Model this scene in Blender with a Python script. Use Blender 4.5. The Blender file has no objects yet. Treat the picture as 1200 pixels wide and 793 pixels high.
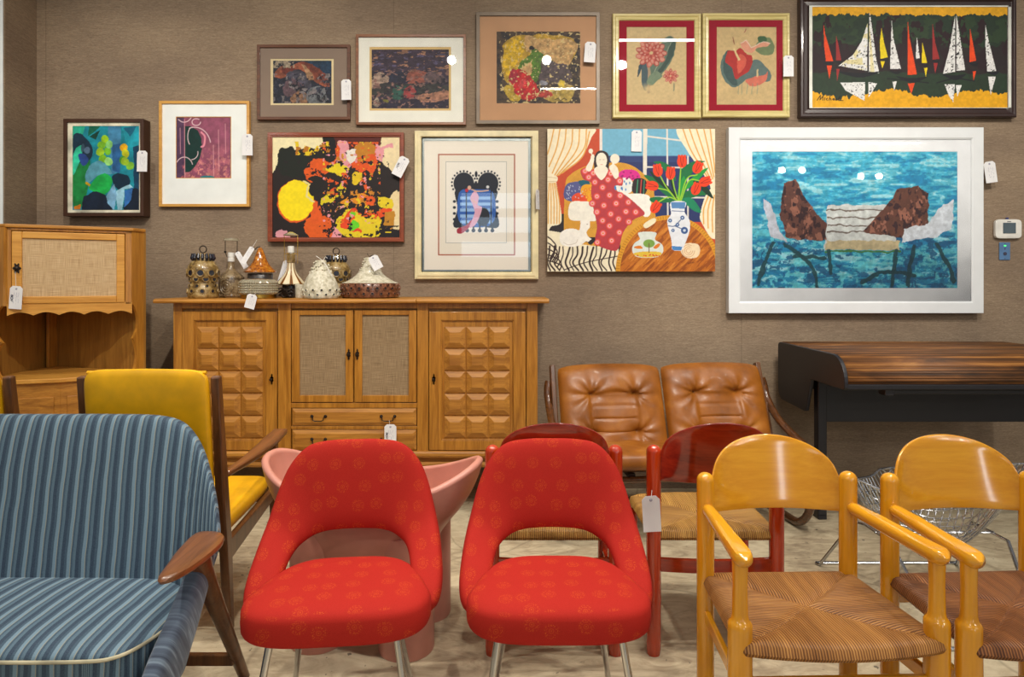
import bpy, bmesh, math, random
import numpy as np
from mathutils import Vector, Matrix
random.seed(7)
C = bpy.context.scene.collection
F = 760.0; CX = 600.0; CY = 330.0; EYE = 1.45; WALL = 4.55
sc = bpy.context.scene
# ---------------------------------------------------------------- camera
cam = bpy.data.cameras.new('camera'); co = bpy.data.objects.new('camera', cam); C.objects.link(co)
co.location = (0, 0, EYE); co.rotation_euler = (math.pi/2, 0, 0)
cam.sensor_width = 36; cam.lens = F/1200*36; cam.shift_y = (CY-396.5)/1200
cam.clip_start = .05
sc.camera = co
sc.view_settings.view_transform = 'Standard'; sc.view_settings.look = 'None'
sc.view_settings.exposure = 0.22; sc.view_settings.gamma = 1; sc.view_settings.use_curve_mapping = False
# ---------------------------------------------------------------- world and lights
w = bpy.data.worlds.new('room_ambience'); sc.world = w; w.use_nodes = True
w.node_tree.nodes['Background'].inputs[0].default_value = (1.0, .95, .90, 1)
w.node_tree.nodes['Background'].inputs[1].default_value = .17
def aim(o, tgt):
    o.rotation_euler = (Vector(tgt)-o.location).to_track_quat('-Z', 'Y').to_euler()
def spot(name, loc, tgt, power, ang=70, blend=.7, r=.05, col=(1, .93, .83)):
    l = bpy.data.lights.new(name, 'SPOT'); l.energy = power; l.spot_size = math.radians(ang); l.spot_blend = blend
    l.shadow_soft_size = r; l.color = col
    o = bpy.data.objects.new(name, l); C.objects.link(o); o.location = loc; aim(o, tgt); return o
def area(name, loc, tgt, sx, sy, power, col=(1, .95, .88)):
    l = bpy.data.lights.new(name, 'AREA'); l.shape = 'RECTANGLE'; l.size = sx; l.size_y = sy; l.energy = power; l.color = col
    o = bpy.data.objects.new(name, l); C.objects.link(o); o.location = loc; aim(o, tgt); return o
# track spotlights on the ceiling, aimed at the wall
for x, y, tx, tz, p in ((-2.6, 1.9, -2.8, 1.6, 120), (-.75, 1.0, -2.0, 1.75, 260), (.43, 1.0, -.3, 1.7, 165),
                        (.95, 1.0, 1.0, 1.7, 150), (1.4, .8, 2.2, 1.75, 200), (3.3, 1.6, 3.0, 1.8, 180)):
    spot('track_spotlight', (x, y, 4.2), (tx, 4.5, tz), p, 66, .9)
# track spotlights over the chairs
for x, y, tx, ty, p in ((-2.0, 2.3, -1.6, 1.95, 270), (.45, 1.9, .15, 2.0, 150), (-.75, 1.9, -.5, 1.95, 150), (1.7, 2.0, 1.4, 2.0, 150), (.9, 2.9, .3, 2.9, 110), (-.9, 3.2, -1.2, 2.9, 105), (2.4, 2.8, 1.9, 3.1, 115)):
    spot('track_spotlight', (x, y, 4.6), (tx, ty, .3), p, 62, .8)
# fluorescent tubes further back under the ceiling
for x, y, ln, p in ((1.65, 1.65, 1.0, 18), (.9, -.2, 1.0, 18), (5.3, -3.9, 1.2, 50), (7.5, -3.9, 1.2, 50), (-4.6, -3.0, 1.2, 50), (-.6, -2.6, 1.2, 40)):
    area('ceiling_tube', (x, y, 4.2), (x, y, 0), ln, .07, p)
# far bare bulbs of the shop behind the camera
for x, z in ((6.65, 4.2), (7.15, 4.2), (8.6, 4.05), (9.05, 4.05)):
    l = bpy.data.lights.new('far_bulb', 'POINT'); l.energy = 60; l.shadow_soft_size = .07; l.color = (1, .95, .85)
    o = bpy.data.objects.new('far_bulb', l); C.objects.link(o); o.location = (x, -7, z)

# daylight through the shop window far behind the camera
for z in (2.25, 2.85, 3.45):
    area('shop_window', (-.4, -7, z), (-.4, 0, z-.5), 1.7, .38, 4.5, (.6, .8, 1.0))
area('shop_window', (3.6, -7, 1.9), (3.0, 0, 1.6), .5, 2.6, 30, (.85, .93, 1.0))
# ---------------------------------------------------------------- pixel/world helpers (at a known distance)
def X(px, Y): return (px-CX)*Y/F
def Z(py, Y): return EYE+(CY-py)*Y/F
def lin(c):
    c = [v/255. for v in c[:3]]
    return tuple([v/12.92 if v <= .04045 else ((v+.055)/1.055)**2.4 for v in c])+(1.0,)

# ---------------------------------------------------------------- materials
class NT:
    def __init__(s, name):
        s.m = bpy.data.materials.new(name); s.m.use_nodes = True; s.t = s.m.node_tree
        s.b = s.t.nodes['Principled BSDF']
    def n(s, typ, **kw):
        nd = s.t.nodes.new(typ)
        for k, v in kw.items():
            if k.startswith('i_'): nd.inputs[k[2:].replace('_', ' ')].default_value = v
            else: setattr(nd, k, v)
        return nd
    def l(s, a, b): s.t.links.new(a, b)
    def coords(s, kind='Object', scale=(1, 1, 1), rot=(0, 0, 0)):
        tc = s.n('ShaderNodeTexCoord'); mp = s.n('ShaderNodeMapping'); mp.inputs['Scale'].default_value = scale
        mp.inputs['Rotation'].default_value = rot
        s.l(tc.outputs[kind], mp.inputs[0]); return mp.outputs[0]
    def noise(s, vec, scale, detail=3, rough=.5, dist=0):
        n = s.n('ShaderNodeTexNoise'); n.inputs['Scale'].default_value = scale; n.inputs['Detail'].default_value = detail
        n.inputs['Roughness'].default_value = rough; n.inputs['Distortion'].default_value = dist
        s.l(vec, n.inputs['Vector']); return n.outputs['Fac']
    def ramp(s, fac, stops, interp='LINEAR'):
        r = s.n('ShaderNodeValToRGB'); r.color_ramp.interpolation = interp; e = r.color_ramp.elements
        while len(e) > 1: e.remove(e[-1])
        e[0].position = stops[0][0]; e[0].color = stops[0][1]
        for p, c in stops[1:]:
            q = e.new(p); q.color = c
        s.l(fac, r.inputs[0]); return r.outputs[0]
    def mix(s, fac, a, b, mode='MIX'):
        n = s.n('ShaderNodeMix'); n.data_type = 'RGBA'; n.blend_type = mode
        for inp, v in ((n.inputs[0], fac), (n.inputs[6], a), (n.inputs[7], b)):
            if hasattr(v, 'links'): s.l(v, inp)
            else: inp.default_value = v
        return n.outputs[2]
    def math(s, op, a, b=0., c=0.):
        n = s.n('ShaderNodeMath'); n.operation = op
        for i, v in enumerate((a, b, c)):
            if hasattr(v, 'links'): s.l(v, n.inputs[i])
            else: n.inputs[i].default_value = v
        return n.outputs[0]
    def bump(s, h, strength=.3, dist=.002):
        b = s.n('ShaderNodeBump'); b.inputs['Strength'].default_value = strength; b.inputs['Distance'].default_value = dist
        s.l(h, b.inputs['Height']); s.l(b.outputs[0], s.b.inputs['Normal'])
    def base(s, c):
        if hasattr(c, 'links'): s.l(c, s.b.inputs['Base Color'])
        else: s.b.inputs['Base Color'].default_value = c
    def pr(s, rough=.5, metal=0, spec=.5, coat=0, sheen=0, coat_rough=.1):
        s.b.inputs['Roughness'].default_value = rough; s.b.inputs['Metallic'].default_value = metal
        s.b.inputs['Specular IOR Level'].default_value = spec; s.b.inputs['Coat Weight'].default_value = coat
        s.b.inputs['Coat Roughness'].default_value = coat_rough; s.b.inputs['Sheen Weight'].default_value = sheen
def plain(name, c, rough=.5, metal=0, coat=0, var=.06, bump=0, bscale=300, spec=.5, sheen=0):
    t = NT(name); v = t.coords()
    f = t.noise(v, 9, 4)
    a = lin([x*(1-var*1.5) for x in c]); b = lin([min(255, x*(1+var)) for x in c])
    t.base(t.ramp(f, [(.3, a), (.7, b)])); t.pr(rough, metal, spec, coat, sheen)
    if bump: t.bump(t.noise(v, bscale, 2), bump, .001)
    return t.m
def wood(name, light, dark, axis='x', rough=.35, coat=.2, scale=1.0, bump=.05, mid=None, coat_rough=.1):
    t = NT(name)
    st = [14*scale]*3; st['xyz'.index(axis)] = 1.2*scale
    v = t.coords('Object', tuple(st)); f = t.noise(v, 2.2, 5, .6, .6)
    st2 = [90*scale]*3; st2['xyz'.index(axis)] = 3*scale
    v2 = t.coords('Object', tuple(st2)); g = t.noise(v2, 2.0, 3, .6)
    h = t.math('ADD', t.math('MULTIPLY', f, .7), t.math('MULTIPLY', g, .3))
    stops = [(.36, lin(dark)), (.64, lin(light))]
    if mid: stops.insert(1, (.5, lin(mid)))
    t.base(t.ramp(h, stops)); t.pr(rough, 0, .5, coat, coat_rough=coat_rough)
    if bump: t.bump(g, bump, .001)
    return t.m
M = {}

# ---------------------------------------------------------------- mesh builder
def ease(p0, p1, p2, p3, t):
    return .5*((2*p1)+(-p0+p2)*t+(2*p0-5*p1+4*p2-p3)*t*t+(-p0+3*p1-3*p2+p3)*t**3)
def catmull(pts, n, closed=False):
    P = np.array(pts, float); m = len(P); out = []
    if closed:
        for i in range(n):
            s = i/n*m; k = int(s); t = s-k
            out.append(ease(P[(k-1) % m], P[k % m], P[(k+1) % m], P[(k+2) % m], t))
    else:
        for i in range(n):
            s = i/(n-1)*(m-1); k = min(int(s), m-2); t = s-k
            p0 = P[k-1] if k > 0 else 2*P[0]-P[1]; p3 = P[k+2] if k+2 < m else 2*P[-1]-P[-2]
            out.append(ease(p0, P[k], P[k+1], p3, t))
    return np.array(out)
class MB:
    def __init__(s): s.v = []; s.f = []; s.m = []; s.uv = []; s.has_uv = False
    def add(s, v, f, mat=0, uv=None):
        o = len(s.v); s.v += [tuple(map(float, p)) for p in v]
        for i, q in enumerate(f):
            s.f.append([a+o for a in q]); s.m.append(mat)
            s.uv.append(None if uv is None else uv[i])
        if uv is not None: s.has_uv = True
        return s
    def box(s, x0, x1, y0, y1, z0, z1, mat=0):
        v = [(x0, y0, z0), (x1, y0, z0), (x1, y1, z0), (x0, y1, z0), (x0, y0, z1), (x1, y0, z1), (x1, y1, z1), (x0, y1, z1)]
        return s.add(v, [(0, 3, 2, 1), (4, 5, 6, 7), (0, 1, 5, 4), (1, 2, 6, 5), (2, 3, 7, 6), (3, 0, 4, 7)], mat)
    def prism(s, poly, axis, a0, a1, mat=0):
        # poly: list of 2D points in the plane across 'axis' (x: (y,z)  y: (x,z)  z: (x,y))
        def P(p, a): return {'x': (a, p[0], p[1]), 'y': (p[0], a, p[1]), 'z': (p[0], p[1], a)}[axis]
        n = len(poly); v = [P(p, a0) for p in poly]+[P(p, a1) for p in poly]
        return s.add(v, [list(range(n))[::-1], list(range(n, 2*n))]+[(i, (i+1) % n, n+(i+1) % n, n+i) for i in range(n)], mat)
    def tube(s, path, r, seg=12, closed=False, cap=True, mat=0, flat=1.0, up=None):
        P = [Vector(p) for p in path]; n = len(P); R = [r]*n if not hasattr(r, '__len__') else list(r)
        T = []
        for i in range(n):
            a = P[i-1] if (i > 0 or closed) else P[i]; b = P[(i+1) % n] if (i < n-1 or closed) else P[i]
            T.append((b-a).normalized())
        up = Vector(up) if up else (Vector((0, 0, 1)) if abs(T[0].z) < .9 else Vector((0, 1, 0)))
        N = (up-T[0]*up.dot(T[0])).normalized(); vs = []
        for i in range(n):
            N = (N-T[i]*N.dot(T[i])).normalized(); B = T[i].cross(N)
            for k in range(seg):
                a = 2*math.pi*k/seg
                vs.append(P[i]+N*math.cos(a)*R[i]*flat+B*math.sin(a)*R[i])
        fs = []
        for i in range(n if closed else n-1):
            j = (i+1) % n
            for k in range(seg):
                l = (k+1) % seg; fs.append((i*seg+k, i*seg+l, j*seg+l, j*seg+k))
        if cap and not closed: fs += [list(range(seg))[::-1], list(range((n-1)*seg, n*seg))]
        return s.add(vs, fs, mat)
    def lathe(s, prof, c=(0, 0, 0), seg=40, mat=0, fn=None, axis='z'):
        vs = []; n = len(prof)
        for j, (r, z) in enumerate(prof):
            for k in range(seg):
                a = 2*math.pi*k/seg; q = fn(a, j, r, z) if fn else r
                p = (q*math.cos(a), q*math.sin(a), z)
                if axis == 'y': p = (p[0], -p[2], p[1])
                vs.append((c[0]+p[0], c[1]+p[1], c[2]+p[2]))
        fs = [(j*seg+k, j*seg+(k+1) % seg, (j+1)*seg+(k+1) % seg, (j+1)*seg+k) for j in range(n-1) for k in range(seg)]
        if prof[0][0] > 1e-4: fs.append(list(range(seg))[::-1])
        if prof[-1][0] > 1e-4: fs.append(list(range((n-1)*seg, n*seg)))
        return s.add(vs, fs, mat)
    def grid(s, fn, nu, nv, cu=False, cv=False, mat=0, uvfn=None, matfn=None):
        vs = [fn(i/(nu if cu else nu-1), j/(nv if cv else nv-1)) for i in range(nu) for j in range(nv)]
        fs = []; uv = []; ms = []
        for i in range(nu if cu else nu-1):
            for j in range(nv if cv else nv-1):
                a = (i+1) % nu; b = (j+1) % nv
                fs.append((i*nv+j, a*nv+j, a*nv+b, i*nv+b))
                if uvfn:
                    du = nu if cu else nu-1; dv = nv if cv else nv-1
                    uv.append([uvfn(i/du, j/dv), uvfn((i+1)/du, j/dv), uvfn((i+1)/du, (j+1)/dv), uvfn(i/du, (j+1)/dv)])
                ms.append(matfn((i+.5)/nu, (j+.5)/nv) if matfn else mat)
        o = len(s.m); s.add(vs, fs, mat, uv if uvfn else None); s.m[o:] = ms
        return s
    def pillow(s, outline, mapf, top=.05, bot=.05, p=2.5, rings=10, mat=0, uvf=None):
        """closed cushion over a 2D outline; mapf(x, y, h, r) -> 3D, h in [-bot, top]"""
        O = np.array(outline); c = O.mean(0); n = len(O); vs = []; uvs = []
        rs = [math.sin(k/rings*math.pi/2) for k in range(1, rings+1)]
        lay = [(r, 1) for r in rs[:-1]]+[(1., 0)]+[(r, -1) for r in rs[:-1][::-1]]
        vs.append(mapf(c[0], c[1], top, 0)); uvs.append(uvf(c[0], c[1], top, 0) if uvf else (c[0], c[1]))
        for r, sg in lay:
            h = (1-r**p)**(1/p)
            h = h*top if sg > 0 else -h*bot
            if sg == 0: h = 0
            for q in O:
                x, y = c+(q-c)*r
                vs.append(mapf(x, y, h, r)); uvs.append(uvf(x, y, h, r) if uvf else (x, y))
        vs.append(mapf(c[0], c[1], -bot, 0)); uvs.append(uvf(c[0], c[1], -bot, 0) if uvf else (c[0], c[1]))
        fs = [(0, 1+k, 1+(k+1) % n) for k in range(n)]
        L = len(lay)
        for j in range(L-1):
            a = 1+j*n; b = a+n
            fs += [(a+k, b+k, b+(k+1) % n, a+(k+1) % n) for k in range(n)]
        e = 1+(L-1)*n; last = len(vs)-1
        fs += [(e+k, last, e+(k+1) % n) for k in range(n)]
        return s.add(vs, fs, mat, [[uvs[i] for i in f] for f in fs])
    def move(s, fn): s.v = [tuple(fn(*p)) for p in s.v]; return s
    def build(s, name, mats, parent=None, smooth=35, bevel=0, seg=2, sub=0, recalc=True):
        me = bpy.data.meshes.new(name); me.from_pydata(s.v, [], s.f); me.update()
        mats = mats if isinstance(mats, (list, tuple)) else [mats]
        for m in mats: me.materials.append(m)
        me.polygons.foreach_set('material_index', s.m)
        if s.has_uv:
            u = me.uv_layers.new(name='UVMap'); k = 0; flat = []
            for f, q in zip(s.f, s.uv):
                for i in range(len(f)): flat += (q[i] if q is not None else (0, 0))
            u.data.foreach_set('uv', flat)
        if recalc:
            bm = bmesh.new(); bm.from_mesh(me); bmesh.ops.recalc_face_normals(bm, faces=bm.faces); bm.to_mesh(me); bm.free()
        if smooth:
            me.shade_smooth(); me.set_sharp_from_angle(angle=math.radians(smooth))
        o = bpy.data.objects.new(name, me); C.objects.link(o)
        if parent: o.parent = parent
        if bevel:
            b = o.modifiers.new('bevel', 'BEVEL'); b.width = bevel; b.segments = seg; b.limit_method = 'ANGLE'; b.angle_limit = math.radians(40)
            b.harden_normals = False
        if sub:
            b = o.modifiers.new('sub', 'SUBSURF'); b.levels = sub; b.render_levels = sub
        return o
def tag(o, label, cat, group=None):
    o['label'] = label; o['category'] = cat
    if group: o['group'] = group
    return o
def thing(name, label, cat, loc=(0, 0, 0), rot=0, group=None):
    o = bpy.data.objects.new(name, None); C.objects.link(o); o.location = loc; o.rotation_euler = (0, 0, rot); o.empty_display_size = .1
    return tag(o, label, cat, group)
def structure(o): o['kind'] = 'structure'; return o
def dup(o, loc=None, rot=None, label=None, parent=None):
    c = o.copy(); C.objects.link(c)
    if parent: c.parent = parent
    for ch in list(o.children): dup(ch, parent=c)
    if loc is not None: c.location = loc
    if rot is not None: c.rotation_euler = (0, 0, rot)
    if label: c['label'] = label
    return c
# ================================================================ SETTING
def m_wall():
    t = NT('brown_grasscloth')
    a = t.noise(t.coords('Object', (1.4, 1, 9)), 14, 4, .65, 1.2)
    b = t.noise(t.coords('Object', (1, 1, 5.5)), 60, 3, .6)
    big = t.noise(t.coords('Object', (.8, 1, 1.6)), 1.6, 3)
    h = t.math('ADD', t.math('MULTIPLY', a, .6), t.math('MULTIPLY', b, .4))
    c = t.ramp(h, [(.3, lin((124, 107, 90))), (.5, lin((150, 132, 112))), (.7, lin((176, 158, 135)))])
    d = t.ramp(big, [(.35, lin((226, 222, 220))), (.65, lin((255, 252, 246)))])
    c = t.mix(1.0, c, d, 'MULTIPLY')
    # seams between the strips of cloth
    tc = t.n('ShaderNodeTexCoord'); sp = t.n('ShaderNodeSeparateXYZ'); t.l(tc.outputs['Object'], sp.inputs[0])
    z = t.math('ABSOLUTE', t.math('SUBTRACT', t.math('FRACT', t.math('DIVIDE', t.math('ADD', sp.outputs[2], .21), .93)), .5))
    line = t.math('GREATER_THAN', z, .4975)
    x = t.math('ABSOLUTE', t.math('SUBTRACT', t.math('FRACT', t.math('DIVIDE', t.math('ADD', sp.outputs[0], .83), 2.44)), .5))
    line2 = t.math('GREATER_THAN', x, .4988)
    ln = t.math('MULTIPLY', t.math('MAXIMUM', line, line2), .28)
    t.base(t.mix(ln, c, lin((70, 56, 46)))); t.pr(.78, 0, .25)
    t.bump(h, .35, .004); return t.m
def m_floor():
    t = NT('stained_concrete'); v = t.coords()
    a = t.noise(v, 1.1, 6, .62, 1.5); b = t.noise(t.coords('Object', (1, 2.2, 1)), 5, 6, .65, 2.5)
    h = t.math('ADD', t.math('MULTIPLY', a, .55), t.math('MULTIPLY', b, .45))
    c = t.ramp(h, [(.33, lin((128, 112, 92))), (.46, lin((176, 160, 132))), (.55, lin((198, 184, 154))), (.68, lin((214, 202, 174)))])
    s = t.noise(v, 26, 2, .5, .3)
    spots = t.ramp(s, [(.27, (1, 1, 1, 1)), (.30, (0, 0, 0, 1))])
    c = t.mix(t.math('MULTIPLY', spots, .8), c, lin((66, 60, 54)))
    w = t.n('ShaderNodeTexVoronoi'); w.feature = 'DISTANCE_TO_EDGE'; w.inputs['Scale'].default_value = 1.05
    nz = t.n('ShaderNodeTexNoise'); nz.inputs['Scale'].default_value = 2.0; t.l(v, nz.inputs[0])
    mx = t.mix(.18, v, nz.outputs['Color']); t.l(mx, w.inputs['Vector'])
    cr = t.ramp(w.outputs['Distance'], [(.0, (1, 1, 1, 1)), (.008, (0, 0, 0, 1))])
    c = t.mix(t.math('MULTIPLY', cr, .45), c, lin((110, 96, 78)))
    t.base(c); t.pr(.5, 0, .4)
    t.bump(t.noise(v, 60, 4), .12, .002); return t.m
M['wall'] = m_wall(); M['floor'] = m_floor()
M['white_paint'] = plain('white_wall_paint', (226, 232, 232), .6, var=.015)
XC = X(43, WALL); YR = 4.2; XR = X(5.5, YR)
structure(MB().box(XC-.02, 6.5, WALL, WALL+.12, -.05, 4.4).build('wall_back', M['wall'], smooth=0))
structure(MB().prism([(XC, WALL+.001), (XR, YR), (XR-.1, YR), (XC-.1, WALL+.1)], 'z', -.05, 4.4).build('wall_left', M['wall'], smooth=0))
structure(MB().prism([(-6.5, YR-.012), (XR-.002, YR-.012), (XR-.05, YR+.1), (-6.5, YR+.1)], 'z', -.05, 4.4).build('wall_far_left', M['white_paint'], smooth=0))
structure(MB().box(-6.5, 6.5, -5, WALL+.1, -.1, 0).build('floor', M['floor'], smooth=0))
# ================================================================ SHARED MATERIALS
M['oak_h'] = wood('golden_oak_across', (196, 136, 52), (146, 92, 28), 'x', .5, .0)
M['oak_v'] = wood('golden_oak_upright', (196, 136, 52), (146, 92, 28), 'z', .32, .25)
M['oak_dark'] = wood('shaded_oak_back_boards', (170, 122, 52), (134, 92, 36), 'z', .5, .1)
M['oak_pale'] = wood('pale_oak', (220, 162, 72), (186, 126, 44), 'x', .5, .0)
M['teak_h'] = wood('teak', (138, 86, 48), (92, 54, 26), 'y', .3, .3)
M['teak_v'] = wood('dark_teak', (116, 72, 36), (76, 44, 20), 'z', .35, .3)
M['honey_v'] = wood('honey_lacquered_beech', (228, 160, 30), (206, 136, 18), 'z', .16, .8, .7, .0)
M['honey_x'] = wood('honey_lacquered_plywood', (232, 166, 40), (214, 142, 26), 'x', .16, .8, .7, .0)
M['honey_y'] = wood('honey_lacquered_rail', (236, 170, 38), (218, 146, 22), 'y', .16, .8, .7, .0)
M['redwood_v'] = wood('red_stained_beech', (198, 62, 18), (152, 32, 8), 'z', .14, .8, .7, .0)
M['redwood_x'] = wood('red_stained_plywood', (172, 50, 22), (116, 22, 10), 'x', .14, .8, .6, .0)
M['bentwood'] = wood('brown_lacquered_bentwood', (112, 68, 34), (66, 38, 18), 'y', .2, .6)
M['chrome'] = plain('chrome', (205, 205, 205), .09, 1, var=.01)
M['steel_wire'] = plain('polished_steel_wire', (185, 187, 192), .22, 1, var=.01)
M['black_metal'] = plain('black_lacquered_metal', (24, 23, 29), .42, 0, .05, var=.05)
M['dark_iron'] = plain('dark_iron', (48, 38, 30), .45, .6, var=.15)
M['brass'] = plain('aged_brass', (190, 152, 70), .3, 1, var=.1)
M['pink'] = plain('matt_pink_plastic', (204, 138, 120), .42, 0, .05, var=.03)
M['yellow_vinyl'] = plain('yellow_vinyl', (236, 176, 12), .42, 0, .05, var=.06, bump=.1, bscale=500)
M['paper'] = plain('white_card', (235, 235, 236), .6, var=.02)
M['ink'] = plain('dark_ink', (60, 60, 80), .7, var=.02)
M['ink_pale'] = plain('faint_ink', (165, 165, 182), .7, var=.02)
M['string'] = plain('white_string', (225, 222, 214), .8)
M['gold_frame'] = wood('pale_gold_leaf', (224, 208, 140), (188, 170, 100), 'x', .35, .3)
def m_cloth(name, ca, cb, cc):
    t = NT(name)
    a = t.noise(t.coords('Object', (420, 1, 7)), 1.6, 2, .5); b = t.noise(t.coords('Object', (7, 1, 420)), 1.6, 2, .5)
    h = t.math('ADD', t.math('MULTIPLY', a, .5), t.math('MULTIPLY', b, .5))
    t.base(t.ramp(h, [(.36, lin(ca)), (.5, lin(cb)), (.64, lin(cc))])); t.pr(.8, 0, .2)
    t.bump(h, .4, .001); return t.m
M['cloth'] = m_cloth('woven_linen_panel', (160, 130, 94), (196, 166, 124), (218, 194, 156))
M['cloth_grey'] = m_cloth('grey_brown_linen_panel', (112, 92, 66), (150, 126, 94), (176, 152, 118))
def m_red():
    t = NT('red_upholstery_with_orange_sunbursts'); v = t.coords()
    vo = t.n('ShaderNodeTexVoronoi'); vo.voronoi_dimensions = '2D'; vo.inputs['Scale'].default_value = 12.5; vo.inputs['Randomness'].default_value = .5
    tcu = t.n('ShaderNodeTexCoord'); t.l(tcu.outputs['UV'], vo.inputs['Vector']); d = vo.outputs['Distance']
    ring = t.math('SUBTRACT', 1., t.math('MINIMUM', 1., t.math('DIVIDE', t.math('ABSOLUTE', t.math('SUBTRACT', d, .085)), .022)))
    burst = t.math('SUBTRACT', 1., t.math('MINIMUM', 1., t.math('DIVIDE', t.math('ABSOLUTE', t.math('SUBTRACT', d, .22)), .10)))
    dots = t.n('ShaderNodeTexVoronoi'); dots.voronoi_dimensions = '2D'; dots.inputs['Scale'].default_value = 190; t.l(tcu.outputs['UV'], dots.inputs['Vector'])
    dm = t.math('LESS_THAN', dots.outputs['Distance'], .30)
    f = t.math('ADD', t.math('MULTIPLY', ring, .75), t.math('MULTIPLY', t.math('MULTIPLY', burst, dm), .95))
    core = t.math('LESS_THAN', d, .035)
    f = t.math('MINIMUM', t.math('MULTIPLY', t.math('ADD', f, t.math('MULTIPLY', core, .6)), .34), 1.)
    wv = t.noise(t.coords('Object', (400, 400, 400)), 2, 2)
    c0 = t.ramp(wv, [(.3, lin((154, 32, 25))), (.7, lin((180, 44, 34)))])
    t.base(t.mix(f, c0, lin((232, 120, 34)))); t.pr(.8, 0, .12, 0, .0)
    t.bump(wv, .25, .0008); return t.m
M['red_fabric'] = m_red()
def m_stripe():
    t = NT('blue_striped_upholstery')
    tc = t.n('ShaderNodeTexCoord'); sp = t.n('ShaderNodeSeparateXYZ'); t.l(tc.outputs['UV'], sp.inputs[0])
    wob = t.noise(tc.outputs['UV'], 6, 2)
    u = t.math('ADD', sp.outputs[0], t.math('MULTIPLY', wob, .012))
    fr = t.math('FRACT', t.math('DIVIDE', u, .050))
    navy = lin((28, 48, 70)); mid = lin((78, 102, 118)); lt = lin((110, 136, 152)); gr = lin((52, 74, 92)); gold = lin((150, 146, 128))
    c = t.ramp(fr, [(0, navy), (.22, navy), (.24, gr), (.40, gr), (.42, lt), (.62, lt), (.63, gold), (.66, gold), (.68, gr), (.80, gr), (.82, mid), (.98, mid), (1., navy)])
    weave = t.noise(t.coords('Object', (300, 300, 300)), 2, 2)
    c = t.mix(.15, c, t.ramp(weave, [(.3, lin((40, 50, 60))), (.7, lin((150, 170, 180)))]))
    t.base(c); t.pr(.7, 0, .25, 0, .05); t.bump(weave, .2, .001); return t.m
M['stripe'] = m_stripe()
def m_rush(name, a, b, c):
    t = NT(name); tc = t.n('ShaderNodeTexCoord')
    mp = t.n('ShaderNodeMapping'); mp.inputs['Scale'].default_value = (1, .07, 1); t.l(tc.outputs['UV'], mp.inputs[0])
    wv = t.n('ShaderNodeTexWave'); wv.inputs['Scale'].default_value = 42; wv.inputs['Distortion'].default_value = 1.6
    wv.inputs['Detail'].default_value = 2; wv.inputs['Detail Scale'].default_value = .6; t.l(mp.outputs[0], wv.inputs[0])
    n = t.noise(mp.outputs[0], 70, 3, .6)
    big = t.noise(mp.outputs[0], 14, 3, .6)
    h = t.math('ADD', t.math('MULTIPLY', wv.outputs['Fac'], .5), t.math('MULTIPLY', n, .5))
    h2 = t.math('ADD', t.math('MULTIPLY', h, .55), t.math('MULTIPLY', big, .45))
    t.base(t.ramp(h2, [(.25, lin(a)), (.5, lin(b)), (.72, lin(c))])); t.pr(.5, 0, .35)
    t.bump(h, .9, .003); return t.m
M['rush_gold'] = m_rush('golden_rush', (70, 40, 12), (148, 102, 42), (204, 160, 84))
M['rush_tan'] = m_rush('tan_paper_cord', (60, 33, 13), (136, 86, 38), (190, 138, 74))
M['rush_brown'] = m_rush('dark_brown_rush', (46, 22, 10), (106, 60, 28), (162, 106, 58))
def m_leather():
    t = NT('cognac_leather'); v = t.coords()
    a = t.noise(v, 5, 4, .6); b = t.noise(v, 160, 3)
    t.base(t.ramp(a, [(.3, lin((120, 68, 18))), (.55, lin((152, 90, 26))), (.75, lin((174, 112, 38)))])); t.pr(.4, 0, .4, .05)
    t.bump(b, .15, .0015); return t.m
M['leather'] = m_leather()
def m_attr(name, rough=.55, coat=0.0, bump=.0):
    t = NT(name); a = t.n('ShaderNodeAttribute'); a.attribute_name = 'paint'
    t.l(a.outputs['Color'], t.b.inputs['Base Color']); t.pr(rough, 0, .35, coat)
    if bump: t.bump(t.noise(t.coords(), 220, 3), bump, .001)
    return t.m
M['paint'] = m_attr('oil_paint', .6, .0, .4); M['print'] = m_attr('printed_paper', .6)
def m_glaze():
    t = NT('picture_glass'); t.t.nodes.remove(t.b)
    out = t.t.nodes['Material Output']; tr = t.n('ShaderNodeBsdfTransparent'); gl = t.n('ShaderNodeBsdfGlossy'); gl.inputs['Roughness'].default_value = .012
    fr = t.n('ShaderNodeFresnel'); fr.inputs['IOR'].default_value = 1.5; mx = t.n('ShaderNodeMixShader')
    t.l(fr.outputs[0], mx.inputs[0]); t.l(tr.outputs[0], mx.inputs[1]); t.l(gl.outputs[0], mx.inputs[2]); t.l(mx.outputs[0], out.inputs[0])
    return t.m
M['glaze'] = m_glaze()
def m_glass():
    t = NT('cut_glass'); t.base((.62, .56, .40, 1)); t.pr(.03, 0, .5, .5); t.b.inputs['Transmission Weight'].default_value = .55; t.b.inputs['IOR'].default_value = 1.45
    return t.m
M['glass'] = m_glass()
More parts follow.
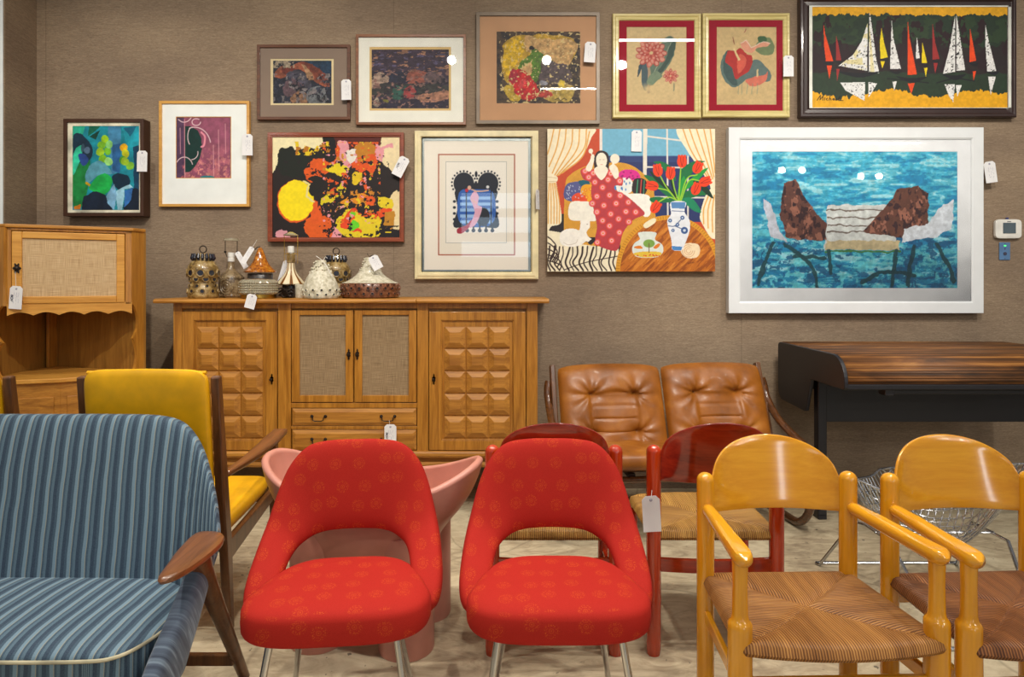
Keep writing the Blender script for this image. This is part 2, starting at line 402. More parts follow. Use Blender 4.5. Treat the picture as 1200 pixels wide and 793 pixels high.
# ================================================================ BACK ROW
# ---------------------------------------------------------------- sideboard
def sideboard():
    YF = 4.05; YB = 4.53
    x0, x1 = X(203, YF), X(630, YF); cx = (x0+x1)/2
    r = thing('sideboard', 'long golden oak sideboard with raised block doors and linen centre doors', 'sideboard', (cx, YF, 0))
    lx = lambda p: X(p, YF)-cx
    lz = lambda p: Z(p, YF)
    OH, OV = M['oak_h'], M['oak_v']
    ZT = 1.345; D = YB-YF
    # top with moulded edge, laid as two boards
    b = MB(); xl, xr, xm = lx(185), lx(643), lx(489)
    for a, c in ((xl, xm), (xm+.002, xr)):
        prof = [(-.055, ZT-.028), (-.06, ZT-.016), (-.052, ZT-.003), (-.03, ZT), (D+.005, ZT), (D+.005, ZT-.028)]
        b.prism(prof, 'x', a, c)
    b.build('top', OH, r, 30, .003)
    zb = lz(545); c = MB()
    zc = ZT-.028
    c.box(lx(203), lx(630), .03, D, lz(536), zc)                      # body
    c.box(lx(203), lx(213), 0, .03, lz(530), zc); c.box(lx(617), lx(630), 0, .03, lz(530), zc)
    c.box(lx(326), lx(341), -.006, .03, lz(530), zc); c.box(lx(489), lx(502), -.006, .03, lz(530), zc)
    c.box(lx(213)+.0005, lx(326)-.0005, .0, .029, lz(361.5), zc); c.box(lx(341)+.0005, lx(489)-.0005, .0, .029, lz(361.5), zc); c.box(lx(502)+.0005, lx(617)-.0005, .0, .029, lz(361.5), zc)
    c.box(lx(341), lx(489), .0, .03, lz(478), lz(472)); c.box(lx(341), lx(489), .0, .03, lz(503), lz(499))
    c.build('carcass', OV, r, 0, .003)
    c = MB(); c.prism([(-.02, lz(528)), (-.028, lz(530)), (-.028, lz(533)), (-.012, lz(536)), (D, lz(536)), (D, lz(528))], 'x', lx(201), lx(632))
    c.prism([(.02, lz(537)), (.02, lz(541)), (-.005, lz(541)), (-.01, lz(544)), (0, lz(547.5)), (D, lz(547.5)), (D, lz(536))], 'x', lx(203), lx(630))
    c.build('base_moulding', OH, r, 0, .003)
    for px in (212, 621):
        for y in (.06, D-.06): MB().box(lx(px)-.03, lx(px)+.03, y-.03, y+.03, 0, lz(547)).build('foot', OV, r, 0, .004)
    def escutcheon(px, py, par):
        e = MB(); a, z = lx(px), lz(py)
        pr = [(0, .036), (.006, .026), (.003, .02), (.012, .01), (.009, 0), (.012, -.01), (.003, -.02), (.006, -.026), (0, -.036)]
        poly = [(a+q[0], z+q[1]) for q in pr]+[(a-q[0], z+q[1]) for q in pr[1:-1][::-1]]
        e.prism(poly, 'y', -.008, -.001)
        e.lathe([(.004, 0), (.004, .012), (.009, .016), (.010, .022), (.006, .028), (0, .029)], (a, -.006, z), 14, axis='y')
        return e.build('escutcheon', M['dark_iron'], par, 30)
    def block_door(p0, p1, q0, keypx, cols):
        z0, z1 = lz(527), lz(365); d = MB()
        fx0, fx1 = lx(p0), lx(p1); px0, px1 = lx(q0), lx(q0+85); pz0, pz1 = lz(515.5), lz(375)
        d.box(fx0, px0, -.008, .012, z0, z1); d.box(px1, fx1, -.008, .012, z0, z1)
        d.box(px0, px1, -.008, .012, pz1, z1); d.box(px0, px1, -.008, .012, z0, pz0)
        d.box(px0, px1, .006, .02, pz0, pz1)
        # inner bead
        w = .006
        for (a, b_, e, f) in ((px0, px0+w, pz0, pz1), (px1-w, px1, pz0, pz1), (px0, px1, pz0, pz0+w), (px0, px1, pz1-w, pz1)):
            d.box(a, b_, -.003, .008, e, f)
        o = d.build('door', OV, r, 0, .002)
        g = MB()
        for i in range(3):
            for j in range(5):
                a = lx(cols+26.0*i+.8); bb = lx(cols+26.0*i+25.4); zt = lz(382+26.2*j+.8); zz = lz(382+26.2*j+25.6)
                s = .034
                v = [(a, .006, zz), (bb, .006, zz), (bb, .006, zt), (a, .006, zt), (a, .0, zz), (bb, .0, zz), (bb, .0, zt), (a, .0, zt),
                     (a+s, -.016, zz+s), (bb-s, -.016, zz+s), (bb-s, -.016, zt-s), (a+s, -.016, zt-s)]
                g.add(v, [(0, 1, 5, 4), (1, 2, 6, 5), (2, 3, 7, 6), (3, 0, 4, 7), (4, 5, 9, 8), (5, 6, 10, 9), (6, 7, 11, 10), (7, 4, 8, 11), (8, 9, 10, 11)])
        g.build('block_panel', OH, o, 0, .0012)
        escutcheon(keypx, 444, o)
    block_door(214, 325, 227.5, 319, 230.5)
    block_door(503, 616, 517, 508.5, 520)
    for p0, p1, k in ((342, 414, 409), (415.5, 488, 419)):
        z0, z1 = lz(471), lz(363); d = MB(); a0, a1, c0, c1 = lx(p0), lx(p1), lz(463), lz(369); i0, i1 = lx(p0+9), lx(p1-9)
        d.box(a0, i0, -.004, .02, z0, z1); d.box(i1, a1, -.004, .02, z0, z1); d.box(i0, i1, -.004, .02, c1, z1); d.box(i0, i1, -.004, .02, z0, c0)
        o = d.build('door', OV, r, 0, .003)
        MB().box(i0, i1, .008, .016, c0, c1).build('linen_panel', M['cloth_grey'], o, 0)
        escutcheon(k, 415, o)
    for p, (t0, t1) in enumerate(((478.5, 498.5), (503.5, 527))):
        d = MB(); a, b_, z0, z1 = lx(342.5), lx(488), lz(t1), lz(t0); s = .022
        d.box(a, b_, .0, .02, z0, z1)
        v = [(a, 0, z0), (b_, 0, z0), (b_, 0, z1), (a, 0, z1), (a+s, -.01, z0+s), (b_-s, -.01, z0+s), (b_-s, -.01, z1-s), (a+s, -.01, z1-s)]
        d.add(v, [(0, 1, 5, 4), (1, 2, 6, 5), (2, 3, 7, 6), (3, 0, 4, 7), (4, 5, 6, 7)])
        o = d.build('drawer', OH, r, 0)
        for hx in (374, 455):
            h = MB(); c0 = lx(hx); zc2 = (z0+z1)/2+.006
            for sg in (-1, 1):
                h.lathe([(.011, 0), (.009, .004), (.005, .008), (.005, .016), (0, .017)], (c0+sg*.042, -.009, zc2), 12, axis='y')
            h.tube([(c0-.042, -.022, zc2), (c0-.034, -.026, zc2-.006), (c0-.032, -.027, zc2-.022), (c0-.02, -.027, zc2-.026), (c0+.02, -.027, zc2-.026), (c0+.032, -.027, zc2-.022), (c0+.034, -.026, zc2-.006), (c0+.042, -.022, zc2)], .0035, 8)
            h.build('bail_handle', M['dark_iron'], o)
sideboard()

# ---------------------------------------------------------------- corner cabinet
def corner_cabinet():
    ang = math.radians(28)
    A = Vector((X(8, 3.6), 3.6)); W = .60
    u = Vector((math.cos(ang), math.sin(ang)))
    r = thing('corner_cabinet', 'tall oak corner cabinet with linen door above a scalloped open shelf', 'cabinet', (A.x, A.y, 0), ang)
    # local: x along the face (0..W), y into the cabinet
    OV, OH = M['oak_v'], M['oak_h']
    c45 = math.cos(math.radians(45)); t = .085; tl = .17
    LB = (-tl*c45, tl*c45); RB = (W+t*c45, t*c45)
    # apex seen at px 61
    ap = Vector((X(62, 4.2), 4.2))-A; AP = (ap.dot(u), ap.dot(Vector((-u.y, u.x))))
    plan = [(0, 0), (W, 0), RB, AP, LB]
    ZT = 1.772; ztop = ZT-.02
    def off(o):
        return [(-o*.4, -o), (W+o*.4, -o), (RB[0]+o, RB[1]-o*.3), (AP[0], AP[1]), (LB[0]-o, LB[1]-o*.3)]
    MB().prism(off(.012), 'z', ztop, ZT).build('crown', OH, r, 0, .005)
    zd0, zd1 = 1.45-.155, ztop       # upper door zone
    zdb = 1.45-(362-330)*3.62/F       # 1.30
    zd = 1.315
    # upper carcass: frame round the door, cants, floor of the cupboard
    b = MB()
    b.box(0, .02, 0, .02, zd, ztop)
    b.box(W-.035, W, 0, .02, zd, ztop)
    b.box(0, W, 0, .02, ztop-.016, ztop)
    b.prism([(0, 0.002), (W, .002), (RB[0]-.01, RB[1]), (AP[0], AP[1]-.02), (LB[0]+.01, LB[1])], 'z', zd, zd+.018)
    b.build('cupboard_frame', OV, r, 0, .003)
    # canted side posts with scrolled inner edges below the cupboard
    def cant(p, q, name):
        p = Vector(p); q = Vector(q); d = (q-p); L = d.length; d.normalize(); n = Vector((-d.y, d.x))*(.018)
        c = MB(); v = []
        def quad(z0, z1, a0, a1):
            pts = []
            for zz, a in ((z0, a0), (z1, a1)):
                P0 = p+d*a; pts += [(P0.x, P0.y, zz), (q.x, q.y, zz), (q.x+n.x, q.y+n.y, zz), (P0.x+n.x, P0.y+n.y, zz)]
            c.add(pts, [(0, 1, 5, 4), (1, 2, 6, 5), (2, 3, 7, 6), (3, 0, 4, 7), (0, 3, 2, 1), (4, 5, 6, 7)])
        quad(zd, ztop, 0, 0)
        quad(.0, .905, 0, 0)
        N = 30; zz0, zz1 = .905, zd
        for i in range(N):
            f0, f1 = i/N, (i+1)/N
            w_ = lambda f: L*(.08+.42*(abs(math.sin(math.pi*2*f))**.8)*(.75 if f < .5 else 1))
            quad(zz0+(zz1-zz0)*f0, zz0+(zz1-zz0)*f1, w_(f0), w_(f1))
        c.build(name, OV, r, 0)
    cant((W, 0), RB, 'side_post'); cant((0, 0), LB, 'side_post')
    # door
    dx0, dx1 = .022, W-.037; dz0, dz1 = zd+.012, ztop-.02
    d = MB()
    d.box(dx0, dx0+.047, -.006, .016, dz0, dz1); d.box(dx1-.042, dx1, -.006, .016, dz0, dz1)
    d.box(dx0+.047, dx1-.042, -.006, .016, dz1-.038, dz1); d.box(dx0+.047, dx1-.042, -.006, .016, dz0, dz0+.040)
    o = d.build('door', M['oak_pale'], r, 0, .004)
    MB().box(dx0+.047, dx1-.042, .004, .012, dz0+.04, dz1-.038).build('linen_panel', M['cloth'], o, 0)
    e = MB(); ex, ez = dx0+.024, 1.525
    poly = [(ex+.016*math.cos(a)*(1+.25*math.cos(6*a)), ez+.026*math.sin(a)*(1+.25*math.cos(6*a))) for a in [i*math.pi/18 for i in range(36)]]
    e.prism(poly, 'y', -.01, -.004); e.lathe([(.005, 0), (.005, .01), (.01, .014), (.01, .02), (0, .024)], (ex, -.008, ez), 12, axis='y')
    e.build('escutcheon', M['dark_iron'], o, 30)
    # scalloped valance
    N = 60; poly = [(0, zd+.012), (W, zd+.012)]
    for i in range(N, -1, -1):
        f = i/N; poly.append((W*f, zd-.052+.016*abs(math.sin(math.pi*5*f))-(.0 if .06 < f < .94 else .01)))
    v = MB()
    for i in range(N):
        f0, f1 = i/N, (i+1)/N; g = lambda f: zd-.055+.018*abs(math.sin(math.pi*5*f))
        v.add([(W*f0, 0, g(f0)), (W*f1, 0, g(f1)), (W*f1, 0, zd+.012), (W*f0, 0, zd+.012), (W*f0, .018, g(f0)), (W*f1, .018, g(f1)), (W*f1, .018, zd+.012), (W*f0, .018, zd+.012)],
              [(0, 1, 2, 3), (5, 4, 7, 6), (0, 4, 5, 1), (3, 2, 6, 7), (0, 3, 7, 4), (1, 5, 6, 2)])
    v.build('scalloped_valance', M['oak_pale'], r, 0)
    # back boards and batten
    k = MB()
    def board(p, q, z0, z1, th):
        p = Vector(p); q = Vector(q); dd = (q-p).normalized(); n = Vector((-dd.y, dd.x))*th
        k.prism([tuple(p), tuple(q), tuple(q+n), tuple(p+n)], 'z', z0, z1)
    board(RB, AP, 0, ztop, -.015); board(AP, LB, 0, ztop, -.015)
    k.build('back_boards', M['oak_dark'], r, 0)
    p = Vector(AP); q = Vector(LB); dd = (q-p).normalized(); n = Vector((-dd.y, dd.x))*.03
    a_ = p+dd*.005+n*.5; b_ = p+dd*.085+n*.5
    MB().prism([tuple(a_), tuple(b_), tuple(b_+n*.6), tuple(a_+n*.6)], 'z', .905, 1.31).build('corner_batten', M['oak_v'], r, 0, .003)
    # lower cupboard: counter, front, base
    po = .07
    low = [(-.03, -.02), (W*.42, -po), (W+.02, -.0), (RB[0], RB[1]), AP, LB]
    MB().prism(low, 'z', .88, .905).build('counter', M['oak_pale'], r, 0, .005)
    f = MB(); fr = [(-.02, .0), (W*.42, -po+.02), (W+.01, .02)]
    for p, q in ((fr[0], fr[1]), (fr[1], fr[2])):
        p = Vector(p); q = Vector(q); dd = (q-p).normalized(); n = Vector((-dd.y, dd.x))
        f.prism([tuple(p), tuple(q), tuple(q+n*.02), tuple(p+n*.02)], 'z', .04, .88)
        a = p+dd*.03-n*.008; b2 = q-dd*.03-n*.008
        f.prism([tuple(a), tuple(b2), tuple(b2+n*.008), tuple(a+n*.008)], 'z', .1, .80)
    f.build('lower_door', OH, r, 0, .003)
corner_cabinet()

# ---------------------------------------------------------------- leather loveseat
def loveseat():
    r = thing('loveseat', 'tan buttoned leather two-seat sofa on a dark bentwood frame', 'sofa', (.955, 3.98, 0), math.radians(6.0))
    Wc = .655
    for side, nm in ((-1, 'a'), (1, 'b')):
        cxs = side*(Wc/2+.004)
        def fn(u, v, back=False):
            x = -1+2*u; z = -1+2*v
            e = (1-abs(x)**5)**.45*(1-abs(z)**5)**.45
            th = .075*e
            bx = abs(x); d = 0
            for qx in (-.42, .42):
                for qz in (.36, -.50):
                    rr = math.hypot((x-qx)/.13, (z-qz)/.11); d -= .058*math.exp(-rr*1.25)
            # puckers running outward from the buttons
            for qx in (-.42, .42):
                for qz in (.36, -.50):
                    an = math.atan2(z-qz, x-qx); rr = math.hypot(x-qx, z-qz)
                    out = (abs(x) > .42) or (z > .36)
                    if out and rr < .6: d += .010*math.sin(an*8+side)*math.exp(-rr*3.0)*min(1, rr*8)
            if abs(x) < .42 and z < .5:      # flat channelled centre
                d -= .016*min(1, (.5-z)/.2)*min(1, (.42-abs(x))/.06)
                for q in (.10, -.19, -.49, -.78):
                    d -= .007*math.exp(-((z-q)/.022)**2)
            d -= .012*math.exp(-((abs(x)-.42)/.035)**2) if z < .42 else 0
            d += .006*math.sin(x*7+side*2)*math.sin(z*5)*e
            sag = .012*math.cos(x*math.pi/2)
            zz = .42+(z+1)/2*.50+sag*(z+1)/2
            yy = -.02+(z+1)/2*.20
            return (cxs+x*Wc/2*(1-.03*abs(z)**12), yy-th-d*e-.02, zz-th*.1-.018*abs(x)**7*max(0, z)**4)
        def bk(u, v):
            x = -1+2*u; z = -1+2*v; e = (1-abs(x)**6)**.5*(1-abs(z)**6)**.5
            return (cxs+x*Wc/2*(1-.03*abs(z)**12), -.02+(z+1)/2*.20+.03*e-.02, .42+(z+1)/2*.50-.018*abs(x)**7*max(0, z)**4)
        b = MB().grid(fn, 64, 60); b.grid(bk, 16, 16)
        o = b.build('back_cushion', M['leather'], r, 60, recalc=True)
        for qx in (-.42, .42):
            for qz in (.36, -.50):
                p = fn((qx+1)/2, (qz+1)/2)
                MB().lathe([(.0001, .013), (.008, .011), (.012, .006), (.013, 0)][::-1], (p[0], p[1]+.002, p[2]), 14, axis='y').build('button', M['leather'], o)
        # seat cushion
        ol = [(cxs+Wc/2*math.copysign(abs(math.cos(a))**.35, math.cos(a)), -.17+.28*math.copysign(abs(math.sin(a))**.35, math.sin(a))) for a in [i*2*math.pi/72 for i in range(72)]]
        def mp(x, y, h, rr):
            return (x, y, .435+h+.06*(-(y+.17))/.3*.5+.006*math.sin(x*30)*math.sin(y*18)*(rr < .95))
        MB().pillow(ol, mp, .075, .05, 3.2, 10).build('seat_cushion', M['leather'], r, 60)
    for s in (-1, 1):
        x = s*.715
        pts = [(x-s*.01, .20, .82), (x, .185, .77), (x, .15, .70), (x, .02, .60), (x, -.16, .535), (x, -.31, .49), (x, -.395, .42), (x, -.40, .32), (x, -.37, .20), (x, -.32, .10), (x, -.23, .035), (x, -.1, .022), (x, .15, .022), (x, .35, .022)]
        MB().tube(catmull(pts, 60), .024, 14, up=(1, 0, 0)).build('bentwood_side', M['bentwood'], r)
        MB().prism([(.0, .42), (.05, .42), (.245, .91), (.20, .925)], 'x', x-s*.034-.016, x-s*.034+.016).build('back_rail', M['teak_v'], r, 0, .006)
    f = MB()
    f.tube([(-.70, -.30, .335), (.70, -.30, .335)], .02, 12); f.tube([(-.70, -.28, .385), (.70, -.28, .385)], .012, 10)
    f.tube([(-.70, .06, .33), (.70, .06, .33)], .02, 12); f.tube([(-.70, .30, .022), (.70, .30, .022)], .018, 12)
    f.build('cross_rails', M['bentwood'], r)
    g = MB()
    for i in range(9): g.box(-.62+i*.155-.02, -.62+i*.155+.02, -.29, .06, .345, .365)
    g.build('seat_straps', M['black_metal'], r, 0)
loveseat()

# ---------------------------------------------------------------- tambour roll-top desk
def desk():
    XL = 1.82; YB_ = 4.44; YF_ = 3.55; XRt = X(1176, 4.44)
    r = thing('tambour_desk', 'black metal desk with a rolled walnut tambour top against the wall', 'desk', (XL, YF_, 0))
    # local x 0.., y 0..depth
    D = YB_-YF_; W = XRt-XL
    zt, zb, zl = 1.04, .855, .645
    def arc(c, rad, a0, a1, n=8): return [(c[0]+rad*math.cos(math.radians(a0+(a1-a0)*i/n)), c[1]+rad*math.sin(math.radians(a0+(a1-a0)*i/n))) for i in range(n+1)]
    prof = arc((.14, zt-.14), .14, 180, 90)+arc((D-.03, zt-.03), .03, 90, 0, 5)+[(D, .75)]+arc((D-.10, .745), .10, 0, -62, 5)+[(.50, zl), (.47, zl+.005), (.40, zb)]+[(.012, zb), (.0, zb+.012)]
    for x in (0, W-.022):
        MB().prism(prof, 'x', x, x+.022).build('side_panel', M['black_metal'], r, 0, .004)
    # tambour: slatted skin curving down at the front
    t = NT('striped_walnut_tambour'); v = t.coords('Object', (.35, 60, 60))
    n1 = t.noise(v, 1.0, 3, .7); n2 = t.noise(t.coords('Object', (1.0, 6, 6)), 2.5, 4, .6, .8)
    h = t.math('ADD', t.math('MULTIPLY', n1, .6), t.math('MULTIPLY', n2, .4))
    t.base(t.ramp(h, [(.34, lin((34, 20, 10))), (.45, lin((78, 48, 22))), (.55, lin((122, 76, 34))), (.68, lin((186, 130, 66)))])); t.pr(.55, 0, .35, .0)
    path = [(D-.02, zt+.004), (D*.6, zt+.002), (.22, zt-.012)]
    path = [(D-.02-(D-.02-.16)*i/24, zt-.006-.004*(i/24)**2) for i in range(25)]+arc((.155, zt-.135), .13, 90, 180, 16)+[(.025, zt-.155)]
    P = catmull(path, 150); b = MB(); nl = len(P); vs = []; slat = 42
    for i, p in enumerate(P):
        a = P[max(0, i-1)]; c = P[min(nl-1, i+1)]; tt = (c-a)/np.linalg.norm(c-a); n = np.array([-tt[1], tt[0]])
        if n[1] < 0 or (n[0] > 0): n = -n if (n[1] < 0) else n
        rib = .0035*abs(math.sin(i/nl*slat*math.pi))**.5
        q = p+n*rib*(1 if n[1] > 0 else -1)
        vs += [(.022, q[0], q[1]), (W-.022, q[0], q[1])]
    b.add(vs, [(2*i, 2*i+1, 2*i+3, 2*i+2) for i in range(nl-1)])
    o = b.build('tambour', t.m, r, 60, recalc=False)
    so = o.modifiers.new('s', 'SOLIDIFY'); so.thickness = .012; so.offset = 0
    # frame below the tambour
    f = MB(); f.box(.022, W-.022, .010, .05, zb+.002, zb+.030); f.box(.022, W-.022, .02, D-.02, zb-.002, zb+.012)
    f.box(.28, W-.3, .05, .07, zb-.03, zb-.004); f.box(.24, .29, .03, .1, zb-.035, zb)
    f.box(1.25, 1.265, .04, .08, zb-.03, zb)
    f.build('tray_rail', M['black_metal'], r, 0, .004)
    MB().box(.08, W-.08, .42, .445, Z(493, 4.0), zb).build('apron_panel', M['black_metal'], r, 0, .003)
    MB().box(.03, W-.03, D-.03, D-.015, .72, zt-.02).build('rear_panel', M['black_metal'], r, 0, .003)
    for x in (.045, W-.045-.055):
        MB().box(x, x+.055, .40, .46, .02, zb).build('leg', M['black_metal'], r, 0, .006)
        MB().box(x, x+.055, .40, D-.08, 0, .035).build('foot', M['black_metal'], r, 0, .006)
desk()

# ---------------------------------------------------------------- wire lounge chair
def wire_chair():
    r = thing('wire_lounge_chair', 'chromed wire mesh lounge chair with wide winged seat before the desk', 'chair', (1.92, 2.95, 0), 0)
    def S(u, v):
        x = .46*(u+v)/2*2**.0; y = .35*(v-u)/2
        pass
        e = min(1.04, (abs(u)**3.5+abs(v)**3.5)**(1/3.5)); z = .25+.315*e**2.2-.09*max(0, y)/.35-.02*max(0, -y)/.35
        z += .03*(x/.46)
        return (x, y, z)
    b = MB(); n = 20
    for k in range(n+1):
        c = -1+2*k/n
        for ax in (0, 1):
            pts = [S(c, -1+2*j/26) if ax == 0 else S(-1+2*j/26, c) for j in range(27)]
            b.tube(pts, .0030, 5, cap=False)
    rim = [S(-1, -1+2*j/20) for j in range(20)]+[S(-1+2*j/20, 1) for j in range(20)]+[S(1, 1-2*j/20) for j in range(20)]+[S(1-2*j/20, -1) for j in range(20)]
    b.build('wire_basket', M['steel_wire'], r)
    MB().tube(rim, .0058, 8, closed=True).build('rim', M['steel_wire'], r)
    l = MB()
    for s in (-1, 1):
        pts = [(s*.36, .38, .008), (s*.35, .36, .008), (s*.28, .16, .30), (s*.26, .1, .31), (s*.26, -.1, .31), (s*.20, -.36, .02), (s*.20, -.40, .008)]
        l.tube(pts, .008, 8)
    l.tube([(-.36, .38, .008), (.36, .38, .008)], .008, 8); l.tube([(-.20, -.40, .008), (.20, -.40, .008)], .008, 8)
    l.tube([(-.27, 0, .31), (.27, 0, .31)], .007, 8)
    l.build('rod_base', M['steel_wire'], r)
wire_chair()
# ================================================================ CHAIRS
def rush_chair(name, label, loc, rot, wv, wx, wy, rush, arms, fw, dep, bw=.485):
    """rear posts on y=0, front legs towards -y"""
    r = thing(name, label, 'chair', loc, rot)
    def post(x, y, top, rad, mat, nm='rear_leg'):
        pr = [(rad*.86, 0), (rad*.94, .012), (rad, .03), (rad, top-rad*.9)]+[(rad*math.cos(a), top-rad*.9+rad*.9*math.sin(a)) for a in [math.radians(q) for q in (20, 40, 60, 78, 90)]]
        pr[-1] = (0.0001, top)
        MB().lathe(pr, (x, y, 0), 28).build(nm, mat, r, 50)
    for s in (-1, 1): post(s*bw/2, 0, .815, .0285, wv)
    if arms:
        for s in (-1, 1):
            x = s*fw/2; R = .033
            pr = [(R*.86, 0), (R*.95, .012), (R, .03), (R, .508), (R*.985, .518), (R*.86, .525), (R*.72, .530), (.0215, .545), (.020, .62), (.0215, .69)]
            MB().lathe(pr, (x, -dep, 0), 28).build('front_leg', wv, r, 40)
            a0 = Vector((s*bw/2, -.02, .70)); a1 = Vector((x, -dep-.045, .703)); N = 26; pts = []; rr = []
            for i in range(N):
                f = i/(N-1); pts.append(a0.lerp(a1, f)); q = .0205+.0085*f
                if f > .9: q *= math.sqrt(max(0.02, 1-((f-.9)/.1)**2))
                if f < .04: q *= .8
                rr.append(q)
            b = MB().tube(pts, rr, 20, flat=1.0)
            b.move(lambda X_, Y_, Z_: (X_, Y_, min(Z_, .703+.0165)))
            b.build('armrest', wy, r, 40)
    else:
        for s in (-1, 1): post(s*fw/2, -dep, .43, .0255, wv, 'front_leg')
    # backrest
    hw = bw/2-.02
    def yb(x): return .008+.045*(1-(x/hw)**2)
    def edge(x):
        q = abs(x)/hw
        if q > .955: return .795
        return .795+.124*math.sqrt(max(0, 1-(q/.957)**2.05))
    def fr(u, v, th=0):
        x = -hw+2*hw*u; z0 = .678; z1 = edge(x); z = z0+(z1-z0)*v
        return (x, yb(x)+th+(z-.70)*.17*(1-abs(x/hw)**6), z)
    b = MB(); nu, nv = 70, 9
    b.grid(lambda u, v: fr(u, v, -.006), nu, nv); b.grid(lambda u, v: fr(u, v, .006), nu, nv)
    b.grid(lambda u, v: fr(u, 1, -.006+.012*v), nu, 2); b.grid(lambda u, v: fr(u, 0, -.006+.012*v), nu, 2)
    b.grid(lambda u, v: fr(0, u, -.006+.012*v), nv, 2); b.grid(lambda u, v: fr(1, u, -.006+.012*v), nv, 2)
    # weld then bevel
    o = b.build('backrest', wx, r, 40)
    bm = bmesh.new(); bm.from_mesh(o.data); bmesh.ops.remove_doubles(bm, verts=bm.verts, dist=1e-5); bmesh.ops.recalc_face_normals(bm, faces=bm.faces); bm.to_mesh(o.data); bm.free()
    m = o.modifiers.new('b', 'BEVEL'); m.width = .003; m.segments = 2; m.limit_method = 'ANGLE'
    # rush seat
    zs = .482; yf = -dep-.035; yr = .012
    def Wd(y): f = y/(-dep); return (bw/2-.0)*(1-f)+(fw/2)*f
    def seat(u, v, sgn):
        a = -1+2*u; c = -1+2*v
        bulge = -.042*(1-a*a)*max(0, (-c))**1
        y = (yr+yf)/2+(yr-yf)/2*c
        x = a*(Wd(y)+.014)
        y += bulge
        e = max(abs(a), abs(c))
        rnd = (1-e**10)**.5 if e < 1 else 0
        top = zs+.0+.012*e**3-.006*(1-e)
        # shallow valleys along the diagonals
        top -= .009*math.exp(-((abs(abs(a)-abs(c)))/.07)**2)*(e < .97)
        if sgn > 0: z = zs-.026+(top-zs+.026)*rnd
        else: z = zs-.026-.022*rnd
        # keep clear of posts: pull the corners in
        return (x*(1-.05*(abs(a)*abs(c))**12), y, z)
    n = 61; b = MB()
    def uvq(a, c):
        return None
    for sgn in (1, -1):
        vs = [seat(i/(n-1), j/(n-1), sgn) for i in range(n) for j in range(n)]; fs = []; uv = []
        for i in range(n-1):
            for j in range(n-1):
                f = (i*n+j, (i+1)*n+j, (i+1)*n+j+1, i*n+j+1); a = abs(-1+2*(i+.5)/(n-1)); c = abs(-1+2*(j+.5)/(n-1))
                fs.append(f)
                if a > c: uv.append([(vs[k][1]+3.3, vs[k][0]) for k in f])
                else: uv.append([(vs[k][0], vs[k][1]) for k in f])
        b.add(vs, fs, 0, uv)
    b.build('rush_seat', rush, r, 50)
    # seat rails and stretchers
    for s in (-1, 1):
        f = MB(); f.tube([(s*bw/2*.92, 0, .46), (s*fw/2*.92, -dep, .46)], .011, 10); f.build('seat_rail', wy, r)
        f = MB(); f.prism([(s*bw/2-.009, 0), (s*bw/2+.009, 0), (s*fw/2+.009, -dep), (s*fw/2-.009, -dep)], 'z', *((.325, .365) if arms else (.215, .255))); f.build('side_stretcher', wy, r, 0, .004)
    if arms:
        MB().box(-fw/2, fw/2, -dep-.009, -dep+.009, .325, .368).build('front_stretcher', wx, r, 0, .004)
        MB().box(-bw/2, bw/2, -.009, .009, .385, .425).build('rear_rail', wx, r, 0, .004)
    else:
        def st(u, v, q): return None
        pts = []; b = MB()
        N = 20
        for i in range(N):
            f0, f1 = i/N, (i+1)/N; x0, x1 = -bw/2+bw*f0, -bw/2+bw*f1; g = lambda f: .022*math.sin(math.pi*f)
            b.add([(x0, g(f0)-.009, .325), (x1, g(f1)-.009, .325), (x1, g(f1)-.009, .375), (x0, g(f0)-.009, .375), (x0, g(f0)+.009, .325), (x1, g(f1)+.009, .325), (x1, g(f1)+.009, .375), (x0, g(f0)+.009, .375)],
                  [(0, 1, 2, 3), (5, 4, 7, 6), (0, 4, 5, 1), (3, 2, 6, 7)])
        b.build('rear_stretcher', wx, r, 40)
    r['group'] = 'honey wood rush armchairs' if arms else 'red stained rush chairs'
    return r
# honey armchairs facing the camera
x0, x1 = X(826, 2.17), X(995, 2.17); f0, f1 = X(866, 1.78), X(1100, 1.78)
rear = Vector(((x0+x1)/2, 2.17)); fr_ = Vector(((f0+f1)/2, 1.78)); ang = math.atan2(fr_.x-rear.x, rear.y-fr_.y)
rush_chair('rush_armchair', 'honey wood armchair with clean tan woven seat, nearer the centre', (rear.x, rear.y, 0), ang, M['honey_v'], M['honey_x'], M['honey_y'], M['rush_tan'], True, f1-f0, .39, x1-x0)
x0b = X(1040, 2.17); x1b = x0b+(x1-x0); f0b = X(1131, 1.78)
rear = Vector(((x0b+x1b)/2, 2.17)); fc = f0b+(f1-f0)/2; ang2 = math.atan2(fc-rear.x, .39)
rush_chair('rush_armchair', 'honey wood armchair with dark brown frayed seat at the right edge', (rear.x, rear.y, 0), ang2, M['honey_v'], M['honey_x'], M['honey_y'], M['rush_brown'], True, f1-f0, .39, x1-x0)
# red-stained chairs seen from behind
for a, b_, lab in ((577, 721, 'red stained wooden rush chair half hidden behind the right red upholstered chair'),
                   (766, 910, 'red stained wooden rush chair with white tag behind the honey armchair')):
    xa, xb = X(a, 2.53), X(b_, 2.53)
    rush_chair('rush_side_chair', lab, ((xa+xb)/2, 2.53, 0), math.pi, M['redwood_v'], M['redwood_x'], M['redwood_x'], M['rush_gold'], False, .50, .40, xb-xa)

